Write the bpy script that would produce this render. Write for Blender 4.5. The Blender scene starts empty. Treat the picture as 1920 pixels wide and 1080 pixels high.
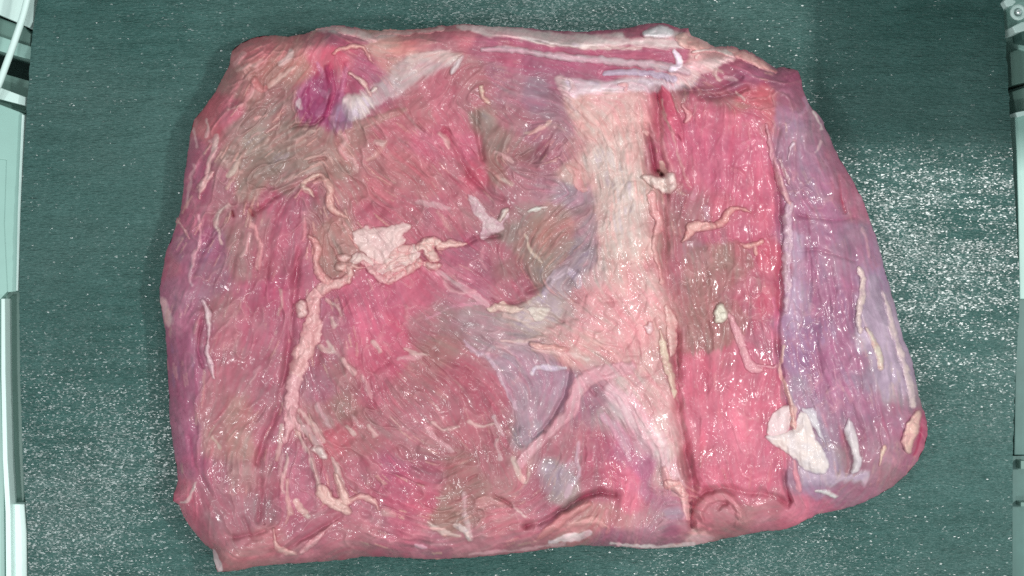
import bpy, math, random
import numpy as np
random.seed(7)
sc = bpy.context.scene
COL = sc.collection

# ------------------------------------------------------------------ camera
H = 0.80                       # camera height over the belt, metres
PX = 0.00035                   # one photo pixel at belt level, metres
cam_d = bpy.data.cameras.new("camera"); cam = bpy.data.objects.new("camera", cam_d); COL.objects.link(cam)
cam.location = (0, 0, H); cam.rotation_euler = (0, 0, 0)
cam_d.sensor_width = 36; cam_d.lens = 36*H/(1920*PX); cam_d.clip_end = 20; cam_d.clip_start = 0.01
sc.camera = cam
sc.render.resolution_x = 1024; sc.render.resolution_y = 576
sc.cycles.use_denoising = False
sc.cycles.max_bounces = 6
# ------------------------------------------------------------------ world
w = bpy.data.worlds.new("World"); sc.world = w; w.use_nodes = True
bg = w.node_tree.nodes["Background"]
bg.inputs[0].default_value = (0.90, 1.0, 0.99, 1); bg.inputs[1].default_value = 0.42
# ------------------------------------------------------------------ lamps (ceiling fittings of the packing hall)
def area(name, loc, sx, sy, power, col, target=(0, 0, 0)):
    d = bpy.data.lights.new(name, 'AREA'); d.shape = 'RECTANGLE'; d.size = sx; d.size_y = sy
    d.energy = power; d.color = col
    o = bpy.data.objects.new(name, d); COL.objects.link(o); o.location = loc
    v = np.array(target) - np.array(loc)
    from mathutils import Vector
    o.rotation_euler = Vector(v).to_track_quat('-Z', 'Y').to_euler()
    return o
area("ceiling_lamp", (0.60, 0.05, 0.95), 0.13, 0.05, 7.0, (1.0, 0.99, 0.97), (0.15, 0, 0))
area("ceiling_lamp", (-0.64, -0.30, 0.95), 0.12, 0.05, 3.1, (0.99, 1.0, 1.0), (-0.1, -0.1, 0))
area("ceiling_lamp", (0.04, 0.46, 0.95), 0.20, 0.04, 1.9, (0.97, 1.0, 1.0), (0, 0, 0))
area("ceiling_lamp", (0.35, -0.50, 0.95), 0.12, 0.04, 2.0, (1.0, 1.0, 0.99), (0.1, -0.1, 0))
area("ceiling_lamp", (-0.30, -0.62, 0.95), 0.12, 0.04, 1.8, (1.0, 1.0, 0.99), (0, -0.1, 0))
sc.view_settings.view_transform = 'Standard'; sc.view_settings.look = 'None'
sc.view_settings.exposure = 0.0; sc.view_settings.gamma = 1

# ------------------------------------------------------------------ helpers
def lin(c):
    c = np.asarray(c, dtype=np.float64)/255.0
    return np.where(c <= 0.04045, c/12.92, ((c+0.055)/1.055)**2.4)

def P(u, v, z=0.0):                       # point of the place that lies under a photo pixel, at height z
    k = PX*(H - z)/H
    return ((u-960)*k, (540-v)*k, z)

def vnoise(U, V, scale, seed):
    rs = np.random.RandomState(seed); N = 512
    tab = rs.rand(N, N).astype(np.float32)
    x = U/scale + 77.3; y = V/scale + 31.7
    xi = np.floor(x).astype(np.int32); yi = np.floor(y).astype(np.int32)
    fx = (x-xi).astype(np.float32); fy = (y-yi).astype(np.float32)
    fx = fx*fx*(3-2*fx); fy = fy*fy*(3-2*fy)
    x0 = xi % N; x1 = (xi+1) % N; y0 = yi % N; y1 = (yi+1) % N
    a = tab[y0, x0]; b = tab[y0, x1]; c = tab[y1, x0]; d = tab[y1, x1]
    return ((a*(1-fx)+b*fx)*(1-fy) + (c*(1-fx)+d*fx)*fy)*2-1

def fbm(U, V, scale, seed, octv=3, gain=0.5):
    s = 0; a = 1; t = 0
    for i in range(octv):
        s = s + a*vnoise(U, V, scale/(2**i), seed+i*13); t += a; a *= gain
    return s/t

def smooth(e0, e1, x):
    t = np.clip((x-e0)/(e1-e0), 0, 1); return t*t*(3-2*t)

def blur(a, n, it=2):
    for _ in range(it):
        for ax in (0, 1):
            c = np.cumsum(np.pad(a, [(n+1, n) if k == ax else (0, 0) for k in (0, 1)], mode='edge'), axis=ax, dtype=np.float64)
            if ax == 0: a = ((c[2*n+1:] - c[:-(2*n+1)])/(2*n+1)).astype(np.float32)
            else: a = ((c[:, 2*n+1:] - c[:, :-(2*n+1)])/(2*n+1)).astype(np.float32)
    return a

def catmull(pts, k=6, closed=False):
    p = np.array(pts, float); n = len(p)
    if n < 3: 
        t = np.linspace(0, 1, k*2)[:, None]; return p[0]*(1-t)+p[-1]*t
    out = []
    rng = range(n) if closed else range(n-1)
    for i in rng:
        if closed: a, b, c, d = p[(i-1) % n], p[i], p[(i+1) % n], p[(i+2) % n]
        else: a, b, c, d = p[max(i-1, 0)], p[i], p[i+1], p[min(i+2, n-1)]
        for t in np.linspace(0, 1, k, endpoint=False):
            out.append(0.5*((2*b)+(-a+c)*t+(2*a-5*b+4*c-d)*t*t+(-a+3*b-3*c+d)*t**3))
    if not closed: out.append(p[-1])
    return np.array(out)

def cells(U, V, scale, seed):
    """rounded lobes: 1 at a lobe's middle, 0 in the creases"""
    rs = np.random.RandomState(seed); N = 128; jx = rs.rand(N, N); jy = rs.rand(N, N)
    x = U/scale+50; y = V/scale+50; xi = np.floor(x).astype(int); yi = np.floor(y).astype(int)
    d1 = np.full(U.shape, 9.); d2 = np.full(U.shape, 9.)
    for a in (-1, 0, 1):
        for b in (-1, 0, 1):
            cx = xi+a; cy = yi+b
            d = np.sqrt((cx+.15+.7*jx[cy % N, cx % N]-x)**2+(cy+.15+.7*jy[cy % N, cx % N]-y)**2)
            d2 = np.minimum(d2, np.maximum(d, d1)); d1 = np.minimum(d1, d)
    return np.clip((d2-d1)*1.8, 0, 1)

def seg_field(U, V, pts):
    """max over segments of halfwidth - distance; pts (n,3) with halfwidth."""
    f = np.full(U.shape, -1e3, np.float32)
    for i in range(len(pts)-1):
        x0, y0, w0 = pts[i]; x1, y1, w1 = pts[i+1]
        dx, dy = x1-x0, y1-y0; L2 = dx*dx+dy*dy+1e-9
        t = np.clip(((U-x0)*dx+(V-y0)*dy)/L2, 0, 1)
        d = np.sqrt((U-x0-t*dx)**2+(V-y0-t*dy)**2)
        f = np.maximum(f, (w0+(w1-w0)*t)-d)
    return f

def poly_sd(U, V, pts):
    """signed distance, positive inside."""
    d = np.full(U.shape, 1e9, np.float32); ins = np.zeros(U.shape, bool)
    n = len(pts)
    for i in range(n):
        x0, y0 = pts[i][:2]; x1, y1 = pts[(i+1) % n][:2]
        dx, dy = x1-x0, y1-y0; L2 = dx*dx+dy*dy+1e-9
        t = np.clip(((U-x0)*dx+(V-y0)*dy)/L2, 0, 1)
        d = np.minimum(d, (U-x0-t*dx)**2+(V-y0-t*dy)**2)
        if y0 != y1:
            c = ((y0 > V) != (y1 > V)) & (U < (x1-x0)*(V-y0)/(y1-y0)+x0)
            ins ^= c
    d = np.sqrt(d)
    return np.where(ins, d, -d).astype(np.float32)

# ------------------------------------------------------------------ materials
def new_mat(name):
    m = bpy.data.materials.new(name); m.use_nodes = True
    nt = m.node_tree; b = nt.nodes["Principled BSDF"]
    return m, nt, b

def noise_node(nt, scale, detail=2, rough=0.5, vec=None, dim=None):
    n = nt.nodes.new("ShaderNodeTexNoise"); n.inputs["Scale"].default_value = scale
    n.inputs["Detail"].default_value = detail; n.inputs["Roughness"].default_value = rough
    if vec is not None: nt.links.new(vec, n.inputs["Vector"])
    return n

def objvec(nt, sc_=(1, 1, 1)):
    t = nt.nodes.new("ShaderNodeTexCoord"); m = nt.nodes.new("ShaderNodeMapping")
    m.inputs["Scale"].default_value = sc_
    nt.links.new(t.outputs["Object"], m.inputs["Vector"]); return m.outputs["Vector"]

def math_node(nt, op, a, b=None, c=None, clamp=False):
    n = nt.nodes.new("ShaderNodeMath"); n.operation = op; n.use_clamp = clamp
    for i, x in enumerate((a, b, c)):
        if x is None: continue
        if isinstance(x, (int, float)): n.inputs[i].default_value = x
        else: nt.links.new(x, n.inputs[i])
    return n.outputs[0]

def facets(nt, vec, scale, prob, strength=0.9, base=0.03):
    """moisture film broken into tiny facets: a share 'prob' of the cells tilts, each its own way"""
    vo = nt.nodes.new("ShaderNodeTexVoronoi"); vo.inputs["Scale"].default_value = scale; vo.inputs["Randomness"].default_value = 1
    nt.links.new(vec, vo.inputs["Vector"])
    wn = nt.nodes.new("ShaderNodeTexWhiteNoise"); nt.links.new(vo.outputs["Color"], wn.inputs["Vector"])
    on = math_node(nt, 'LESS_THAN', wn.outputs["Value"], prob)
    st = math_node(nt, 'MULTIPLY_ADD', on, strength, base)
    sub = nt.nodes.new("ShaderNodeVectorMath"); sub.operation = 'SUBTRACT'; sub.inputs[1].default_value = (.5, .5, .5)
    nt.links.new(vo.outputs["Color"], sub.inputs[0])
    scl = nt.nodes.new("ShaderNodeVectorMath"); scl.operation = 'SCALE'; nt.links.new(sub.outputs[0], scl.inputs[0])
    nt.links.new(st, scl.inputs["Scale"])
    g = nt.nodes.new("ShaderNodeNewGeometry")
    ad = nt.nodes.new("ShaderNodeVectorMath"); nt.links.new(g.outputs["Normal"], ad.inputs[0]); nt.links.new(scl.outputs[0], ad.inputs[1])
    nm = nt.nodes.new("ShaderNodeVectorMath"); nm.operation = 'NORMALIZE'; nt.links.new(ad.outputs[0], nm.inputs[0])
    return nm.outputs[0]

def mat_meat(name, sss=0.0, fine=0.10, glint=0.20, glint0=0.003, rough=0.45, coat=0.75, coat_rough=0.18):
    m, nt, b = new_mat(name)
    at = nt.nodes.new("ShaderNodeAttribute"); at.attribute_name = "tint"
    v = objvec(nt)
    n1 = noise_node(nt, 420, 4, 0.65, v)
    f = math_node(nt, 'MULTIPLY_ADD', n1.outputs["Fac"], fine*2, 1-fine)
    mx = nt.nodes.new("ShaderNodeMix"); mx.data_type = 'RGBA'; mx.blend_type = 'MULTIPLY'; mx.inputs["Factor"].default_value = 1
    cmb = nt.nodes.new("ShaderNodeCombineColor")
    for i in range(3): nt.links.new(f, cmb.inputs[i])
    nt.links.new(at.outputs["Color"], mx.inputs["A"]); nt.links.new(cmb.outputs[0], mx.inputs["B"])
    nt.links.new(mx.outputs["Result"], b.inputs["Base Color"])
    b.inputs["Roughness"].default_value = rough
    b.inputs["Specular IOR Level"].default_value = 0.22
    b.inputs["Coat Roughness"].default_value = coat_rough
    # film of moisture: small ripples and beads, stronger where the 'wet' attribute is high
    wet = nt.nodes.new("ShaderNodeAttribute"); wet.attribute_name = "wet"
    st = math_node(nt, 'MULTIPLY_ADD', wet.outputs["Fac"], glint, glint0)
    nt.links.new(facets(nt, v, 760, st), b.inputs["Coat Normal"])
    nt.links.new(math_node(nt, 'MULTIPLY_ADD', wet.outputs["Fac"], coat, 0.13, True), b.inputs["Coat Weight"])
    bb = nt.nodes.new("ShaderNodeBump"); bb.inputs["Distance"].default_value = 0.0005; bb.inputs["Strength"].default_value = 0.35
    nt.links.new(n1.outputs["Fac"], bb.inputs["Height"]); nt.links.new(bb.outputs[0], b.inputs["Normal"])
    if sss:
        b.inputs["Subsurface Weight"].default_value = sss
        b.inputs["Subsurface Radius"].default_value = (1.0, 0.45, 0.4); b.inputs["Subsurface Scale"].default_value = 0.0012
    return m
M_MUSCLE = mat_meat("wet_muscle")
M_FAT = mat_meat("wet_fat", fine=0.03, glint=0.12, glint0=.02, rough=0.5, coat=0.6, coat_rough=0.2)

def plain(name, rgb, rough=0.4, metal=0.0, var=0.15, scale=60, bump=0.0, coat=0.0, stretch=(1, 1, 1)):
    m, nt, b = new_mat(name)
    v = objvec(nt, stretch); n = noise_node(nt, scale, 4, 0.6, v)
    r = nt.nodes.new("ShaderNodeMapRange"); r.inputs["To Min"].default_value = 1-var; r.inputs["To Max"].default_value = 1+var
    nt.links.new(n.outputs["Fac"], r.inputs["Value"])
    mx = nt.nodes.new("ShaderNodeVectorMath"); mx.operation = 'SCALE'; mx.inputs[0].default_value = tuple(rgb)
    nt.links.new(r.outputs[0], mx.inputs["Scale"]); nt.links.new(mx.outputs[0], b.inputs["Base Color"])
    b.inputs["Roughness"].default_value = rough; b.inputs["Metallic"].default_value = metal; b.inputs["Coat Weight"].default_value = coat
    if bump:
        bp = nt.nodes.new("ShaderNodeBump"); bp.inputs["Strength"].default_value = bump; bp.inputs["Distance"].default_value = 0.001
        nt.links.new(n.outputs["Fac"], bp.inputs["Height"]); nt.links.new(bp.outputs[0], b.inputs["Normal"])
    return m

# ------------------------------------------------------------------ the meat: fields over a fine grid
STEP = 1.5
U0, U1, V0, V1 = 288, 1752, 32, 1086
us = np.arange(U0, U1, STEP, dtype=np.float32); vs = np.arange(V0, V1, STEP, dtype=np.float32)
U, V = np.meshgrid(us, vs)
OUTLINE = [(435,95),(450,82),(475,70),(500,66),(540,68),(570,64),(590,57),(625,50),(645,50),(680,55),(715,57),(740,58),(775,58),(810,52),(850,47),(885,45),(920,50),(960,50),(1000,54),(1040,58),(1080,60),(1120,57),(1160,55),(1200,47),(1225,43),(1245,43),(1262,50),(1275,54),(1290,53),(1296,66),(1320,76),(1340,88),(1370,88),(1395,95),(1420,105),(1440,118),(1455,128),(1470,126),(1495,132),(1503,150),(1505,170),(1515,190),(1525,205),(1540,222),(1553,250),(1565,280),(1585,315),(1600,340),(1615,370),(1630,410),(1645,450),(1655,490),(1668,535),(1680,580),(1692,630),(1708,670),(1716,700),(1722,740),(1730,765),(1738,790),(1739,815),(1733,840),(1720,865),(1700,890),(1670,915),(1640,932),(1600,950),(1560,958),(1530,965),(1500,982),(1470,992),(1430,997),(1390,1004),(1350,1012),(1320,1019),(1290,1024),(1240,1028),(1200,1029),(1170,1025),(1130,1024),(1090,1022),(1060,1025),(1020,1030),(980,1036),(930,1041),(880,1046),(840,1048),(800,1048),(760,1046),(720,1044),(680,1044),(640,1050),(600,1053),(560,1056),(520,1058),(480,1062),(440,1070),(408,1072),(401,1050),(398,1032),(385,1022),(370,1005),(355,985),(340,960),(335,945),(324,940),(326,925),(333,905),(330,870),(324,830),(318,780),(316,720),(313,670),(310,620),(302,580),(299,540),(305,510),(312,470),(322,445),(330,425),(338,400),(344,360),(347,320),(353,280),(358,245),(365,222),(385,200),(405,170),(418,145),(430,120)]
SD = poly_sd(U, V, OUTLINE)
SD = SD + 1.6*fbm(U, V, 14, 3, 2) + 0.5*vnoise(U, V, 4, 9)

# domain warps
WU = U + 13*fbm(U, V, 60, 21, 3); WV = V + 13*fbm(U, V, 60, 57, 3)
wu = U + 3.0*fbm(U, V, 13, 61, 2); wv = V + 3.0*fbm(U, V, 13, 67, 2)

# ---- fibre direction (degrees, 0 = to the right, 90 = down in the photo)
ANG = [(400,250,125),(450,180,130),(470,110,145),(540,120,130),(500,250,150),(430,330,125),(500,340,140),(560,300,150),(380,350,108),(350,420,105),(330,520,98),(330,650,88),(340,800,85),(380,900,75),(420,420,105),(480,460,98),(530,430,95),(430,520,110),(500,560,100),(450,640,105),(400,700,95),(500,700,110),(440,800,120),(500,800,118),(400,880,100),(480,900,100),(430,980,60),(550,900,95),(600,1000,150),(500,1040,170),(620,200,110),(590,180,115),(700,110,30),(690,160,60),(620,420,70),(650,320,45),(720,270,50),(800,300,55),(720,370,35),(820,380,45),(860,330,50),(850,230,60),(800,160,140),(860,150,130),(930,200,40),(980,180,20),(1000,280,140),(930,270,110),(1000,340,20),(950,330,40),(900,500,25),(960,520,50),(1040,460,140),(1060,420,150),(980,470,110),(700,580,60),(650,640,75),(740,640,40),(820,620,30),(700,720,60),(780,720,45),(870,760,60),(930,850,70),(640,820,60),(720,850,40),(800,860,25),(860,900,150),(780,950,20),(700,980,20),(880,980,160),(900,620,20),(980,620,15),(1000,700,60),(1040,750,110),(950,1000,175),(1060,880,100),(1040,950,150),(1150,870,80),(1180,820,55),(1220,800,65),(1160,720,45),(1130,640,20),(1180,560,60),(1200,640,75),(1150,450,90),(1200,400,88),(1100,330,70),(1160,260,65),(1100,220,60),(1200,220,80),(1260,240,75),(1240,180,80),(1350,230,95),(1350,350,88),(1300,400,100),(1400,420,95),(1330,520,92),(1400,600,85),(1320,700,90),(1400,720,90),(1350,850,85),(1430,900,95),(1350,960,30),(1280,990,170),(1450,970,160),(1500,250,75),(1550,350,70),(1500,450,85),(1580,500,75),(1520,600,85),(1620,600,78),(1520,720,78),(1600,750,75),(1660,780,78),(1560,850,75),(1650,880,110),(1580,930,150),(1500,900,70),(900,90,10),(1000,90,7),(1100,110,6),(1200,130,4),(1250,90,0),(1350,140,20),(1420,180,10),(1000,140,12),(1120,160,3),(750,80,0),(1180,950,100)]
def shep(pts, vals, x, y, p=2.0, e=14.0):
    acc = None; ws = np.zeros(x.shape, np.float32)
    for (pu, pv), val in zip(pts, vals):
        wgt = 1.0/((x-pu)**2+(y-pv)**2+e*e)**p
        wgt = wgt.astype(np.float32)*1e6; ws += wgt
        if acc is None: acc = [wgt*c for c in val]
        else:
            for k, c in enumerate(val): acc[k] += wgt*c
    return [a/ws for a in acc]
D = 4
def lowres(fn):
    a = fn(WU[::D, ::D], WV[::D, ::D])
    out = []
    iy = np.clip(np.arange(U.shape[0])/D, 0, a[0].shape[0]-1.001); ix = np.clip(np.arange(U.shape[1])/D, 0, a[0].shape[1]-1.001)
    y0 = iy.astype(int); x0 = ix.astype(int); fy = (iy-y0)[:, None]; fx = (ix-x0)[None]
    for q in a:
        out.append(((q[y0][:, x0]*(1-fx)+q[y0][:, x0+1]*fx)*(1-fy)+(q[y0+1][:, x0]*(1-fx)+q[y0+1][:, x0+1]*fx)*fy).astype(np.float32))
    return out
a2 = [math.radians(2*a) for _, _, a in ANG]
c2, s2 = lowres(lambda x, y: shep([(a, b) for a, b, _ in ANG], [(math.cos(t), math.sin(t)) for t in a2], x, y, 1.6, 18))
th = np.arctan2(s2, c2)/2 + 0.35*fbm(U, V, 70, 91, 2)
DX = np.cos(th).astype(np.float32); DY = np.sin(th).astype(np.float32)

def samp(a, x, y):
    x = np.clip(x, 0, a.shape[1]-1.001); y = np.clip(y, 0, a.shape[0]-1.001)
    xi = x.astype(np.int32); yi = y.astype(np.int32); fx = x-xi; fy = y-yi
    return (a[yi, xi]*(1-fx)+a[yi, xi+1]*fx)*(1-fy)+(a[yi+1, xi]*(1-fx)+a[yi+1, xi+1]*fx)*fy
def lic(src, n, h=1.0):
    ny, nx = src.shape; gx, gy = np.meshgrid(np.arange(nx, dtype=np.float32), np.arange(ny, dtype=np.float32))
    acc = src.copy(); 
    for sgn in (1, -1):
        x, y = gx.copy(), gy.copy(); px, py = DX*sgn, DY*sgn
        for k in range(n):
            x += px*h; y += py*h
            xi = np.clip(x, 0, nx-1).astype(np.int32); yi = np.clip(y, 0, ny-1).astype(np.int32)
            dx = DX[yi, xi]; dy = DY[yi, xi]; s = np.sign(dx*px+dy*py); s[s == 0] = 1
            px, py = dx*s, dy*s
            acc += src[yi, xi] if h >= 1 else samp(src, x, y)
    return acc/(2*n+1)
rs = np.random.RandomState(5)
def norm(a): return (a-a.mean())/a.std()
white = rs.randn(*U.shape).astype(np.float32)
L_fine = norm(lic(white, 7))
L_mid = norm(lic(blur(rs.randn(*U.shape).astype(np.float32), 1, 2), 16))
L_big = norm(lic(blur(rs.randn(*U.shape).astype(np.float32), 4, 2), 26, 1.3))
sp = (rs.rand(*U.shape) > 0.9975).astype(np.float32)
sp = lic(blur(sp, 1, 1), 9); FLECK = np.clip(sp/sp.max()*2.2, 0, 1)*smooth(-0.3, 0.5, fbm(U, V, 40, 300, 2))
sp2 = (rs.rand(*U.shape) > 0.9992).astype(np.float32)
sp2 = lic(blur(sp2, 2, 1), 13); FLECK2 = np.clip(sp2/sp2.max()*2.0, 0, 1)

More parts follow.
